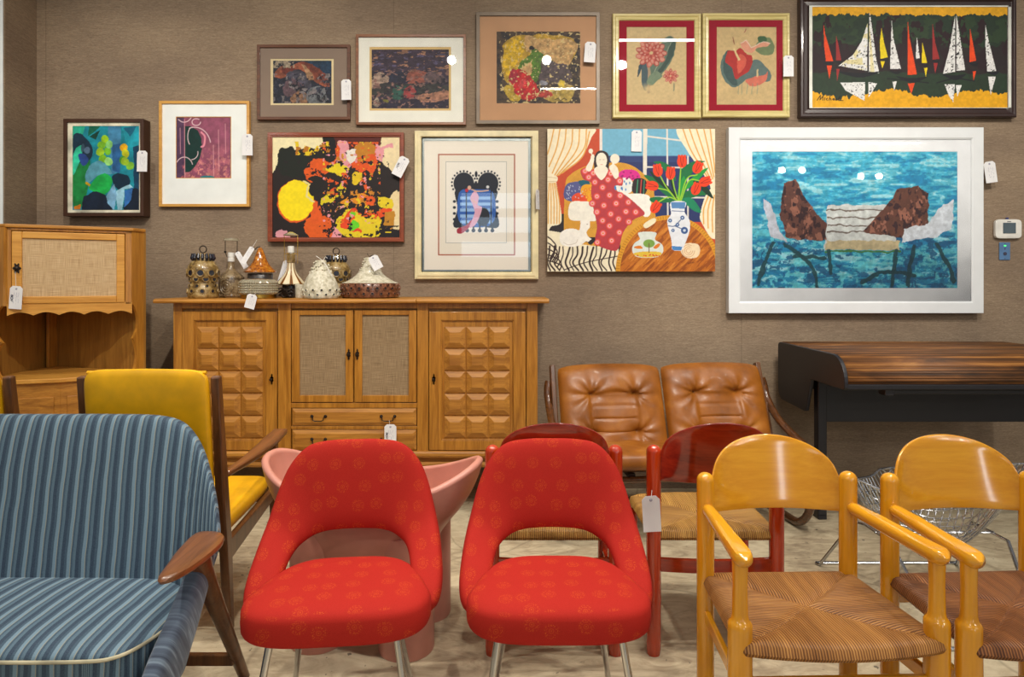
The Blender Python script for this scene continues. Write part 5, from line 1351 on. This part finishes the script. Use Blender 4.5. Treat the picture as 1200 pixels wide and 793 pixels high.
def hull(x0, x1, y, h=3): A.spoly([(x0, y-h*.5), ((x0+x1)/2, y-h*.1), (x1, y-h*.4), ((x1+x0)/2+2, y+h)], D8)
sail([(965, 26), (967, 40), (976.5, 72), (968, 72), (966, 55)], R8, False); sail([(980, 42), (982, 50), (986, 71), (980, 71)], MR, False); sail([(1019, 15), (1020.5, 22), (1027, 70), (1030.5, 86), (1018, 84)], W8); sail([(1017, 26), (1016, 83), (983, 77), (1000, 64), (1010, 48)], W8); A.put(A.mpoly([(1018, 26), (1020, 84), (1025, 86), (1020, 40)]), (220, 200, 110), .5); A.put(A.mpoly([(1017, 26), (1016, 83), (983, 77), (1000, 64), (1010, 48)]) & (fbm(xx/6, yy/6, 12) > .55), (214, 200, 130), .7)
sail([(1033, 33), (1036, 50), (1040.5, 67), (1032, 69), (1031, 50)], Yl8, False); sail([(1045, 24), (1047, 45), (1056, 81), (1043, 81), (1044, 50)], W8); sail([(1063.5, 21), (1066, 45), (1074.5, 87), (1064, 88)], R8, False); sail([(1074.5, 44), (1078, 68), (1073, 69)], W8); sail([(1081, 50), (1086.5, 74), (1080, 74)], Yl8, False); sail([(1093, 28), (1096, 50), (1101, 69), (1093, 70)], MR, False)
sail([(1119.5, 17), (1119.5, 84), (1105, 86.5), (1112, 60)], W8); sail([(1121, 18), (1131, 82), (1121, 83)], W8); sail([(1137, 34), (1144, 71), (1136, 73)], R8, False); sail([(1154.5, 27), (1158, 45), (1167.5, 83), (1157, 84), (1155, 55)], W8)
hull(963, 977, 74); hull(977, 988, 73, 2); hull(980, 1031, 86, 5); hull(1032, 1041, 70, 2); hull(1041, 1057, 84, 3); hull(1050, 1086, 92, 5); hull(1079, 1088, 76, 2); hull(1092, 1101, 72, 2); hull(1103, 1132, 89, 5); hull(1135, 1147, 75, 3); hull(1155, 1171, 85, 3); A.line([(1098, 97), (1120, 91), (1142, 95)], 1.4, D8); A.line([(1040, 92), (1070, 95), (1088, 97)], 1.2, D8)
sail([(985, 97), (1014, 96), (1013, 118), (1002, 112), (991, 106)], W8); sail([(1018, 96), (1028, 98), (1022, 108), (1018, 114)], W8); sail([(969, 77), (975, 77), (972, 92)], R8, False); sail([(980, 81), (984, 81), (981, 95)], MR, False); sail([(1046, 96), (1051, 95), (1048, 106)], W8, False); sail([(1064, 98), (1072, 97), (1068, 110)], R8, False); sail([(1032, 72), (1037, 72), (1034, 80)], Yl8, False); sail([(1083, 80), (1087, 79), (1085, 90)], Yl8, False); sail([(1107, 99), (1119, 99), (1117, 120), (1112, 112)], W8); sail([(1120, 100), (1127, 100), (1122, 113)], W8); sail([(1158, 90), (1167, 90), (1161, 111)], W8); sail([(1140, 84), (1144, 83), (1141, 94)], R8, False); sail([(1094, 74), (1099, 74), (1096, 86)], MR, False)
A.mott(.1, 3, 40)
K = (20, 14, 10)
for P in ([(957.5, 117.5), (961.5, 111.5), (961, 117), (964.5, 112.5), (964, 117.5)], [(966, 117.5), (966.6, 114.6)], [(969.8, 115), (968.2, 116), (969.5, 117.6)], [(971.5, 117.5), (973, 112), (972, 116), (973.5, 115.5), (974, 117.5)], [(977, 115.2), (975.6, 116.4), (977, 117.4), (977.6, 115.4), (978, 117.4)], [(979, 116.6), (980.6, 115.6), (979.4, 117.4), (981, 117.4)], [(981.8, 117), (984.5, 112.6), (982.8, 117.6), (988, 117.8)]): A.line(P, .8, K)
framed('long painting of red and white sailboats on dark water in dark frame', (938, -4, 1192, 137), 11.5, .05, plain('dark_brown_carved_frame', (50, 32, 30), .35, 0, .3), (A, M['paint']), [((952, 8, 1185, 126), plain('white_painted_liner', (222, 224, 214), .5))], False, [(0, .006), (.08, 0), (.3, 0), (.45, .012), (.8, .014), (1, .022)], name='framed_painting', cat='painting')
# ---- 9 yellow sun abstract
A = Art(318, 158, 469, 278, (34, 26, 26)); A.warp(2.8, 6, 44)
cre = (232, 220, 168)
A.poly([(316, 156), (386, 156), (384, 168), (372, 176), (360, 172), (345, 176), (330, 180), (322, 200), (316, 206)], (236, 226, 180)); A.spoly([(448, 156), (470, 156), (470, 202), (458, 200), (446, 186), (444, 172)], (232, 214, 170)); A.poly([(386, 156), (448, 156), (444, 176), (420, 172), (396, 178), (386, 170)], (84, 30, 24)); A.poly([(378, 156), (392, 156), (394, 180), (378, 188)], (24, 20, 22)); A.spoly([(456, 232), (470, 226), (470, 266), (458, 264)], (230, 210, 160))
A.spoly([(325, 180), (340, 172), (350, 178), (366, 180), (380, 184), (372, 200), (350, 208), (330, 204)], (24, 30, 24)); A.splat([(226, 196, 30), (176, 110, 26)], 6, 90, (A.py > 166) & (A.py < 182) & (A.px > 345) & (A.px < 386), .6)
A.spoly([(356, 198), (364, 190), (376, 186), (388, 190), (394, 184), (392, 176), (398, 166), (404, 170), (398, 180), (390, 196), (380, 204), (372, 214), (362, 212), (358, 206)], (220, 88, 24)); A.spoly([(396, 166), (406, 166), (410, 174), (406, 184), (412, 194), (400, 200), (394, 190), (398, 178)], (224, 152, 160)); A.spoly([(414, 176), (424, 166), (436, 170), (442, 176), (438, 184), (426, 182), (418, 190)], (190, 124, 32)); A.spoly([(412, 192), (420, 186), (436, 180), (442, 188), (436, 204), (428, 200), (418, 204)], (222, 84, 26)); A.spoly([(406, 176), (418, 178), (416, 190), (408, 190)], (230, 224, 214)); A.line([(444, 176), (452, 172), (460, 170)], 3.5, (226, 152, 160)); A.spoly([(440, 170), (450, 178), (448, 188), (442, 186)], (226, 152, 160))
A.spoly([(382, 196), (396, 192), (408, 198), (402, 206), (388, 202)], (226, 206, 30)); A.spoly([(412, 204), (420, 202), (424, 210), (416, 216)], (222, 190, 30)); A.spoly([(378, 232), (392, 224), (402, 214), (408, 218), (398, 230), (388, 236), (376, 240)], (214, 196, 28)); A.spoly([(386, 224), (394, 220), (396, 228), (388, 230)], (222, 84, 26)); A.ell(404, 216, 3, 4, (222, 84, 26))
A.spoly([(400, 236), (412, 228), (424, 226), (438, 232), (436, 240), (424, 242), (412, 236), (404, 240)], (222, 140, 28)); A.spoly([(428, 230), (438, 230), (438, 240), (430, 240)], (224, 90, 30)); A.spoly([(444, 232), (456, 232), (462, 238), (456, 246), (446, 242)], (224, 200, 34)); A.spoly([(434, 252), (446, 246), (458, 244), (456, 250), (442, 256)], (222, 76, 28)); A.spoly([(450, 252), (462, 248), (460, 266), (452, 270)], (188, 130, 36))
A.spoly([(394, 260), (404, 248), (414, 244), (420, 250), (432, 256), (444, 254), (446, 266), (440, 278), (410, 278), (396, 272)], (224, 200, 34)); A.spoly([(398, 262), (410, 246), (418, 244), (412, 258), (424, 272), (402, 268)], (224, 70, 32)); A.ell(413, 252, 3.5, 4, (100, 206, 40)); A.spoly([(410, 262), (418, 258), (420, 266), (410, 270)], (100, 206, 40)); A.spoly([(386, 264), (396, 268), (400, 278), (386, 278)], (226, 150, 160)); A.spoly([(326, 270), (336, 272), (340, 278), (324, 278)], (214, 150, 160)); A.spoly([(358, 258), (372, 252), (386, 256), (388, 278), (362, 278)], (220, 92, 28)); A.spoly([(364, 236), (374, 240), (378, 258), (366, 260)], (222, 90, 30))
A.nowarp(); A.splat([(222, 86, 26), (226, 196, 30), (196, 128, 34), (224, 150, 158)], 5.5, 130, (A.x > 378) & (A.x < 446) & (A.y > 166) & (A.y < 262), .70); A.warp(1.5, 5, 60); A.ell(346, 236, 21.5, 25, (222, 90, 30)); A.ell(346.8, 235, 20.8, 24, (244, 220, 20)); A.spoly([(360, 210), (366, 214), (362, 224), (368, 230), (376, 222), (380, 212), (370, 206)], (28, 26, 24)); A.line([(356, 212), (362, 216), (359, 230), (368, 236)], 2.4, (226, 214, 140)); A.nowarp(); A.mott(.06, 3, 47)
A.splat([(30, 24, 26)], 5, 101, ((A.x > 372) | (A.y < 205)) & (A.x < 456) & (A.y > 178), .66); A.put((A.y > 264) & (A.x > 440) & (fbm(A.x/5, A.y/4, 71) > .45), (26, 22, 26)); A.line([(452, 272), (458, 272)], 1.4, (226, 196, 30))
framed('yellow sun abstract with orange and black splashes in red-brown frame', (313.5, 155, 473, 283), 5, .045, wood('red_brown_frame', (150, 70, 36), (118, 48, 24), 'x', .4), (A, M['paint']), (), False, [(0, 0), (.7, 0), (.72, .006), (1, .006)], name='framed_painting', cat='painting')
# ---- 10 gate print
A = Art(497, 165, 619, 316, (242, 234, 220)); nv_ = (26, 32, 46)
A.put((A.x > 513) & (A.x < 604) & (A.y > 180) & (A.y < 299.5), (176, 96, 70)); A.put((A.x > 514.5) & (A.x < 602.5) & (A.y > 181.5) & (A.y < 298), (236, 228, 212)); A.put((A.x > 522) & (A.x < 594) & (A.y > 189) & (A.y < 285), (150, 154, 156)); A.put((A.x > 522.8) & (A.x < 593.2) & (A.y > 189.8) & (A.y < 284.2), (240, 234, 222))
A.ell(543.5, 215, 12, 13, nv_); A.ell(572, 215, 12, 13, nv_)
for cx_ in (543.5, 572):
    for a in np.linspace(-math.pi*1.15, .15*math.pi, 15): A.ell(cx_+14*math.cos(a), 215+14.6*math.sin(a), 1.1, 1.2, nv_)
A.ell(558, 204, 1.6, 3.6, nv_); A.spoly([(534, 222), (558, 214), (582, 222), (580, 240), (584, 266), (556, 264), (532, 266), (536, 244)], nv_)
A.spoly([(538, 226), (556, 222), (578, 226), (577, 262), (540, 262)], (42, 96, 176)); A.put((A.x > 539) & (A.x < 577) & (A.y > 229) & (A.y < 262) & (np.sin(A.y*.9) > .1), (150, 190, 232)); A.ell(566, 254, 8, 11, nv_)  # blue field and pale bands: a window reflection put into the print's colours
for x in (546.5, 575.5): A.line([(x, 222), (x, 264)], 1.4, nv_)
for y in (236, 243, 250, 257, 262):
    for s in (-1, 1): A.ell(557.5+s*25, y, 1.8, 1.6, nv_)
for x in np.linspace(540, 577, 6): A.line([(x, 262), (x, 270)], 2, nv_); A.ell(x, 270, 2.2, 2.2, nv_)
A.spoly([(536, 273), (536, 268), (546, 264), (552, 258), (556, 258), (550, 266), (542, 273)], (170, 40, 62)); A.spoly([(551, 232), (556, 224), (561, 230), (560, 240), (565, 244), (558, 262), (550, 266), (556, 250), (554, 240)], (222, 170, 190)); A.line([(553, 222), (558, 224), (565, 224), (572, 223)], 1.6, (226, 182, 156)); A.ell(550, 220, 2.2, 2.6, (222, 178, 152)); A.ell(547, 223, 2, 2.2, (200, 44, 60)); A.line([(553, 234), (558, 238)], 1.2, (226, 182, 156)); A.ell(571.5, 219, 1.8, 1.8, (226, 226, 226))
silver = plain('silver_inner_frame', (176, 184, 180), .25, .7)
Yf10 = framed('print of a pink-dressed figure before a dark blue scalloped gate in cream frame', (485.5, 152.5, 631, 327), 9.5, .045, plain('cream_stepped_frame', (228, 214, 168), .45, 0, .2), (A, M['print']), [((497, 165, 619, 316), silver)], True, [(0, .012), (.12, .012), (.12, .006), (.4, .006), (.4, 0), (.75, 0), (.8, .012), (1, .012)], name='framed_print')
# ---- 11 woman with tulips
A = Art(641.5, 151, 838, 318, (196, 74, 40), k=2.2)
def P11(pts, s=918/220.): return [(630+p[0]/s, 140+p[1]/s) for p in pts]
def sp(pts, c): A.spoly(P11(pts), c)
def pl(pts, c): A.poly(P11(pts), c)
def ln(pts, w_, c, smooth=True): A.line(P11(pts), w_/4.17, c, smooth=smooth)
def el(x, y, rx, ry, c, rot=0, al=1.): A.ell(630+x/4.173, 140+y/4.173, rx/4.173, ry/4.173, c, rot, al)
pl([(312, 40), (880, 40), (880, 190), (312, 182)], (112, 176, 204)); pl([(312, 178), (880, 182), (880, 500), (312, 500)], (36, 50, 100)); A.put((A.y > 182) & (A.y < 190) & (A.x > 705), (50, 74, 130), .5)
pl([(304, 40), (316, 40), (316, 200), (304, 200)], (232, 220, 210)); pl([(516, 40), (537, 40), (533, 300), (516, 300)], (226, 220, 206))
for Lr in ([(633, 40), (637, 480)], [(735, 180), (735, 500)]): ln(Lr, 8, (222, 216, 206), False)
for Lr in ([(536, 82), (720, 105)], [(536, 232), (780, 236)], [(570, 378), (820, 382)]): ln(Lr, 8, (222, 216, 206), False)
pl([(40, 460), (140, 460), (140, 640), (40, 600)], (40, 34, 38)); pl([(40, 540), (400, 600), (400, 760), (40, 760)], (236, 226, 196))
# sofa
sp([(130, 570), (134, 330), (160, 270), (230, 230), (300, 215), (420, 212), (500, 250), (560, 320), (575, 450), (560, 500), (440, 620), (150, 600)], (214, 156, 52)); A.put((A.mpoly(P11([(134, 560), (140, 320), (230, 232), (420, 214), (500, 250), (570, 330), (570, 480)]))) & (np.sin(A.x*2.4)*np.sin(A.y*2.4) > .35), (190, 128, 36)); pl([(135, 575), (285, 575), (285, 600), (135, 600)], (40, 32, 36))
# rug stripes
for i in range(17):
    x = 50+i*23; ln([(x+random.uniform(-6, 6)+10, 615+random.uniform(-4, 10)), (x+6, 660), (x-8+random.uniform(-8, 8), 700), (x+12, 738)], random.uniform(5, 11), (48, 30, 28))
for i in range(5): ln([(44, 570+i*30), (70, 590+i*26), (90+i*6, 625+i*22), (60+i*12, 680+i*14)], 6, (48, 30, 28))
ln([(130, 735), (230, 700), (390, 668)], 4, (48, 30, 28))
# cushions
sp([(130, 345), (150, 312), (210, 304), (232, 330), (225, 380), (170, 400), (132, 385)], (84, 88, 140)); sp([(200, 300), (250, 300), (250, 330), (220, 330)], (20, 90, 110)); sp([(212, 335), (240, 316), (276, 330), (280, 380), (250, 404), (215, 390)], (232, 162, 26)); sp([(170, 375), (200, 358), (235, 375), (240, 410), (190, 418), (170, 400)], (222, 72, 36)); sp([(160, 408), (220, 400), (262, 412), (288, 490), (230, 494), (156, 486)], (238, 234, 220))
for i in range(26): el(135+random.random()*88, 318+random.random()*70, 4, 2, (200, 206, 220), 60)
for x, y in ((235, 345), (258, 340), (265, 370), (240, 380), (228, 365)): el(x, y, 8, 8, (222, 110, 30)); el(x, y, 4, 4, (240, 190, 60))
sp([(398, 262), (430, 244), (480, 250), (502, 276), (490, 296), (410, 292)], (214, 40, 140)); sp([(350, 300), (370, 285), (400, 300), (400, 340), (360, 340)], (40, 130, 196)); sp([(385, 310), (410, 286), (450, 288), (468, 320), (455, 356), (410, 362), (388, 345)], (230, 232, 226)); sp([(462, 350), (468, 300), (490, 286), (528, 296), (536, 340), (520, 368), (490, 370)], (40, 32, 36)); ln([(490, 296), (484, 366)], 5, (60, 150, 110)); ln([(508, 294), (502, 368)], 5, (206, 70, 60)); ln([(522, 296), (518, 366)], 4, (60, 150, 110))
for i in range(12): el(400+random.random()*55, 300+random.random()*50, 3, 6, (60, 120, 190))
for i in range(12): el(410+random.random()*80, 256+random.random()*34, 5, 4, (150, 20, 100))
sp([(400, 340), (440, 362), (500, 362), (550, 380), (552, 460), (520, 474), (480, 420), (420, 380)], (238, 236, 226))
# dress
DR = (182, 58, 66)
sp([(210, 250), (232, 236), (262, 246), (290, 236), (312, 290), (330, 240), (362, 246), (400, 290), (416, 300), (412, 324), (380, 322), (380, 344), (430, 370), (490, 420), (524, 462), (470, 490), (420, 550), (396, 630), (360, 640), (284, 604), (290, 520), (270, 420), (262, 360), (262, 310), (224, 290)], DR)
for x, y in ((232, 252), (272, 262), (250, 282), (280, 306), (318, 332), (344, 294), (358, 264), (402, 300), (290, 376), (352, 370), (404, 372), (268, 410), (324, 420), (384, 410), (444, 404), (290, 452), (358, 462), (432, 450), (480, 452), (318, 494), (396, 486), (352, 520), (446, 500), (320, 556), (400, 552), (362, 592), (292, 600)):
    el(x, y, 17, 17, (214, 70, 40)); el(x, y, 13, 13, (230, 110, 130)); el(x, y, 8, 8, (240, 190, 170)); el(x, y, 4, 4, (222, 84, 30))
sk = (240, 230, 210)
sp([(278, 236), (276, 190), (292, 158), (318, 152), (344, 168), (350, 210), (344, 250), (326, 240), (296, 238)], (50, 36, 40)); sp([(286, 190), (300, 166), (322, 164), (338, 188), (334, 224), (312, 240), (292, 226)], sk); sp([(296, 228), (330, 228), (344, 252), (312, 296), (276, 250)], sk)
sp([(236, 236), (256, 200), (262, 176), (276, 172), (276, 200), (262, 248), (244, 252)], sk); el(260, 154, 11, 12, sk); ln([(262, 160), (268, 178)], 6, sk); el(378, 192, 23, 24, sk); sp([(350, 232), (372, 218), (392, 240), (396, 276), (380, 290), (362, 262)], sk); ln([(370, 214), (366, 236)], 10, sk)
ln([(302, 196), (310, 196)], 2, (170, 140, 120)); ln([(318, 196), (326, 196)], 2, (170, 140, 120)); ln([(308, 220), (318, 220)], 2, (200, 110, 100))
# cat
cw = (240, 236, 226)
sp([(108, 590), (112, 556), (140, 536), (180, 534), (204, 540), (214, 500), (250, 496), (256, 524), (240, 548), (246, 570), (270, 590), (266, 604), (236, 596), (214, 612), (170, 622), (124, 614)], cw); pl([(208, 504), (212, 484), (224, 500)], cw); pl([(238, 500), (256, 486), (256, 508)], cw); sp([(246, 602), (262, 586), (276, 574), (282, 590), (262, 612)], (36, 30, 34)); ln([(126, 600), (150, 612), (186, 604), (196, 586)], 2, (190, 176, 160)); ln([(240, 512), (246, 512)], 2.4, (120, 90, 80))
# curtains
CU = (240, 228, 196); CS = (222, 164, 80)
sp([(36, 40), (270, 40), (262, 90), (230, 160), (180, 220), (110, 268), (90, 290), (108, 400), (116, 500), (70, 520), (36, 516)], CU)
for a_ in ([(80, 44), (66, 110), (48, 170)], [(110, 44), (92, 140), (56, 230)], [(140, 44), (128, 130), (72, 262)], [(172, 44), (160, 140), (84, 272)], [(206, 44), (190, 150), (92, 276)], [(240, 44), (222, 150), (104, 272)], [(254, 60), (220, 180), (120, 262)]): ln(a_, 6, CS)
for x in (52, 66, 80, 94, 106): ln([(x*.5+32, 304), (x, 400), (x, 508)], 5, CS)
sp([(46, 282), (70, 272), (96, 280), (94, 304), (66, 310), (46, 302)], CU); ln([(46, 280), (94, 286)], 2, (190, 160, 110)); ln([(46, 304), (94, 302)], 2, (190, 160, 110))
sp([(684, 40), (875, 40), (875, 560), (800, 500), (800, 440), (826, 360), (845, 330), (800, 250), (730, 150)], CU)
for a_ in ([(710, 44), (750, 150), (830, 280)], [(742, 44), (780, 150), (844, 290)], [(776, 44), (810, 150), (856, 290)], [(812, 44), (836, 150), (862, 280)], [(844, 44), (856, 150), (868, 260)], [(834, 376), (812, 440), (812, 510)], [(850, 376), (834, 440), (834, 530)], [(864, 370), (854, 450), (856, 550)]): ln(a_, 6, CS)
# table
el(640, 740, 258, 272, (214, 150, 36)); el(640, 744, 236, 254, (186, 104, 24)); m = ((A.x-(630+640/4.173))/(236/4.173))**2+((A.y-(140+744/4.173))/(254/4.173))**2 < 1; st_ = fbm((A.x+A.y)/3, (A.x-A.y)/26, 77); A.put(m & (st_ > .58), (150, 76, 16)); A.put(m & (st_ < .38), (206, 128, 42))
for i in range(60):
    a = math.pi+math.pi*i/60; ln([(640+240*math.cos(a), 742+257*math.sin(a)), (640+256*math.cos(a), 742+270*math.sin(a))], 2, (150, 90, 20), False)
# fishbowl, bar, shell
sp([(520, 510), (560, 484), (578, 486), (574, 504), (536, 530), (520, 526)], (236, 226, 190)); sp([(494, 552), (578, 552), (574, 586), (608, 610), (614, 644), (590, 670), (530, 676), (480, 668), (462, 636), (474, 604), (500, 584)], (216, 224, 216)); sp([(474, 652), (540, 644), (604, 650), (590, 668), (530, 674), (482, 666)], (222, 186, 60)); el(545, 606, 28, 20, (120, 160, 70)); ln([(545, 650), (545, 606)], 4, (110, 80, 50)); sp([(470, 624), (500, 616), (514, 630), (490, 632)], (216, 120, 30)); sp([(566, 624), (590, 606), (600, 612), (580, 632)], (216, 120, 30))
for i in range(14): el(480+random.random()*115, 656+random.random()*12, 3, 3, (206, 60, 40))
sp([(700, 640), (716, 610), (750, 604), (786, 612), (794, 644), (780, 672), (740, 678), (712, 664)], (236, 214, 178))
for q in (30, 20, 11): A.line(P11([(738+q*math.cos(a), 642+q*math.sin(a)) for a in np.linspace(0, 5.2, 16)]), .6, (200, 150, 110))
# leaves and stems
Gd = (16, 110, 60); Gl = (28, 150, 60); Gk = (14, 50, 34)
sp([(520, 275), (560, 280), (620, 320), (670, 380), (690, 405), (640, 380), (580, 330)], Gd); sp([(566, 208), (610, 206), (660, 240), (676, 300), (640, 270), (600, 226)], Gd); sp([(548, 250), (600, 290), (650, 340), (684, 392), (640, 350), (580, 300)], Gk); sp([(820, 204), (760, 206), (700, 250), (690, 330), (740, 280), (790, 220)], Gd); sp([(834, 238), (790, 256), (740, 300), (700, 360), (770, 310)], Gl); sp([(684, 400), (690, 330), (716, 276), (724, 330), (710, 390)], Gl); sp([(690, 400), (730, 350), (790, 346), (840, 364), (780, 376), (720, 392)], Gd); sp([(700, 392), (740, 380), (770, 400), (800, 452), (764, 446), (720, 410)], (18, 130, 90)); sp([(550, 384), (600, 378), (680, 400), (620, 406), (560, 404)], Gd); sp([(760, 300), (820, 320), (860, 384), (830, 370), (790, 330)], Gk); sp([(640, 260), (660, 300), (680, 380), (664, 360), (650, 310)], Gk)
for P in ([(690, 400), (670, 340), (660, 290)], [(684, 400), (630, 330), (600, 276)], [(690, 400), (696, 300), (700, 236)], [(684, 400), (640, 350), (590, 336)], [(690, 400), (640, 380), (580, 410)], [(694, 400), (730, 290), (780, 270)], [(700, 400), (740, 300), (800, 300)]): ln(P, 6, (150, 200, 50))
TU = (232, 62, 22)
for x, y, rot in ((706, 206, 0), (588, 250, -10), (650, 264, 5), (782, 236, 25), (562, 324, -80), (818, 304, 70), (774, 340, 20), (576, 430, 35)):
    el(x, y, 24, 30, TU, rot); a = math.radians(rot); ux, uy = math.sin(a), -math.cos(a)
    for s_ in (-1, 0, 1): el(x+ux*20+s_*12*uy*-1, y+uy*20+s_*12*ux, 8, 14, TU, rot+s_*14)
    ln([(x+ux*22+7*-uy, y+uy*22+7*ux), (x+5*-uy, y+5*ux), (x-ux*22, y-uy*22)], 2, (120, 24, 14)); ln([(x+ux*22+7*uy, y+uy*22-7*ux), (x+5*uy, y-5*ux), (x-ux*22, y-uy*22)], 2, (120, 24, 14))
# vase
sp([(652, 404), (724, 404), (718, 450), (742, 490), (744, 540), (716, 620), (702, 640), (660, 636), (654, 590), (634, 500), (652, 462)], (224, 228, 234)); pl([(652, 404), (724, 404), (720, 436), (656, 434)], (86, 134, 186)); pl([(656, 618), (708, 622), (702, 640), (660, 638)], (70, 130, 190)); ln([(656, 446), (720, 450)], 3, (70, 90, 140)); ln([(640, 520), (670, 520), (700, 490)], 4, (60, 84, 130)); ln([(670, 520), (720, 540)], 4, (60, 84, 130))
for x, y, q in ((718, 542, 17), (684, 514, 9), (648, 494, 9), (708, 480, 10), (662, 542, 8)): el(x, y, q, q, (50, 84, 140)); el(x, y, q*.4, q*.4, (200, 214, 230))
ln([(735, 702), (765, 700)], 2.5, (90, 50, 20)); A.mott(.05, 3, 91)
r = thing('canvas_painting', 'unframed painting of a woman in a red dress beside a vase of red tulips', 'painting', (X(740, 4.50), WALL-.002, Z(318, 4.50)))
A.build('canvas', M['paint'], r, 4.50, .001)
L = r.location; MB().box(X(641.5, 4.5)-L.x, X(838, 4.5)-L.x, 4.5015-L.y, -.001, Z(318, 4.5)-L.z, Z(151, 4.5)-L.z).build('canvas_edge', plain('canvas_wrap', (196, 186, 160), .8), r, 0, .001)
# ---- 12 turquoise pool picture (generic stand-in)
A = Art(881.5, 177.5, 1122, 337.5, (60, 172, 206), k=2)
dy = A.y-177.5; n1 = fbm(A.x/14+fbm(A.x/20, A.y/8, 4)*3, A.y/4.5, 3, 5); n2 = fbm(A.x/9+fbm(A.x/12, A.y/12, 8)*4, A.y/7, 13, 5)
g = np.clip(dy/160, 0, 1); A.a = np.stack([70-50*g, 184-44*g, 214-34*g], -1); A.put(n1 > .54, (122, 212, 228), .6); A.put(n1 > .64, (200, 236, 240), .6); A.put(n1 < .40, (14, 120, 176), .6); A.put((n2 > .60) & (dy > 90), (120, 220, 226), .7); A.put((n2 < .42) & (dy > 90), (6, 84, 132), .75)
A.warp(2.5, 8, 50)
# a wooden jetty with a pale deck and dark piles, with its reflections
DKc = (52, 42, 44); WHc = (226, 230, 232)
A.poly([(970, 240), (1040, 240), (1052, 290), (966, 290)], (214, 218, 216)); 
for y in (246, 255, 264, 272): A.line([(970, y), (1048, y)], 1.6, (110, 96, 84))
A.poly([(968, 282), (1054, 282), (1054, 293), (968, 293)], (206, 190, 150)); A.line([(968, 295), (1054, 295)], 2.2, (70, 130, 60))
A.poly([(918, 214), (932, 210), (946, 236), (968, 262), (968, 282), (922, 280), (914, 250)], (104, 62, 52)); A.poly([(1052, 222), (1076, 218), (1088, 226), (1088, 262), (1066, 282), (1044, 276), (1010, 272), (1040, 240)], (104, 62, 48)); A.poly([(894, 232), (904, 238), (914, 270), (924, 284), (902, 276)], (206, 210, 222)); A.poly([(1088, 262), (1104, 240), (1118, 234), (1116, 268), (1096, 278), (1056, 284), (1060, 268)], (222, 228, 236))
for P in ([(906, 284), (896, 310), (888, 334)], [(920, 286), (950, 310), (958, 336)], [(972, 294), (974, 320)], [(1050, 294), (1046, 334)], [(1070, 288), (1064, 334)], [(1098, 286), (1112, 312), (1118, 330)], [(1010, 330), (1040, 318), (1072, 322)], [(930, 300), (966, 302)]): A.line(P, 4.5, (14, 66, 74), .85, True)
br = (A.a[..., 0] > 95) & (A.a[..., 2] < 70); A.put(br & (fbm(A.x/7, A.y/10, 61) > .55), (160, 104, 84)); A.put(br & (fbm(A.x/5, A.y/8, 62) < .40), (58, 30, 34))
A.nowarp(); A.mott(.16, 4, 52)
wf = plain('white_lacquer_frame', (232, 236, 238), .3, 0, .2, var=.01)
framed('large turquoise pool water picture in a wide white frame', (854, 149, 1153, 367), 14, .06, wf, (A, M['print']), [((881.5, 177.5, 1122, 337.5), board('bright_white_mat_board', (246, 248, 250)))], True, [(0, .002), (.03, 0), (.85, 0), (1, .006)], name='framed_print')
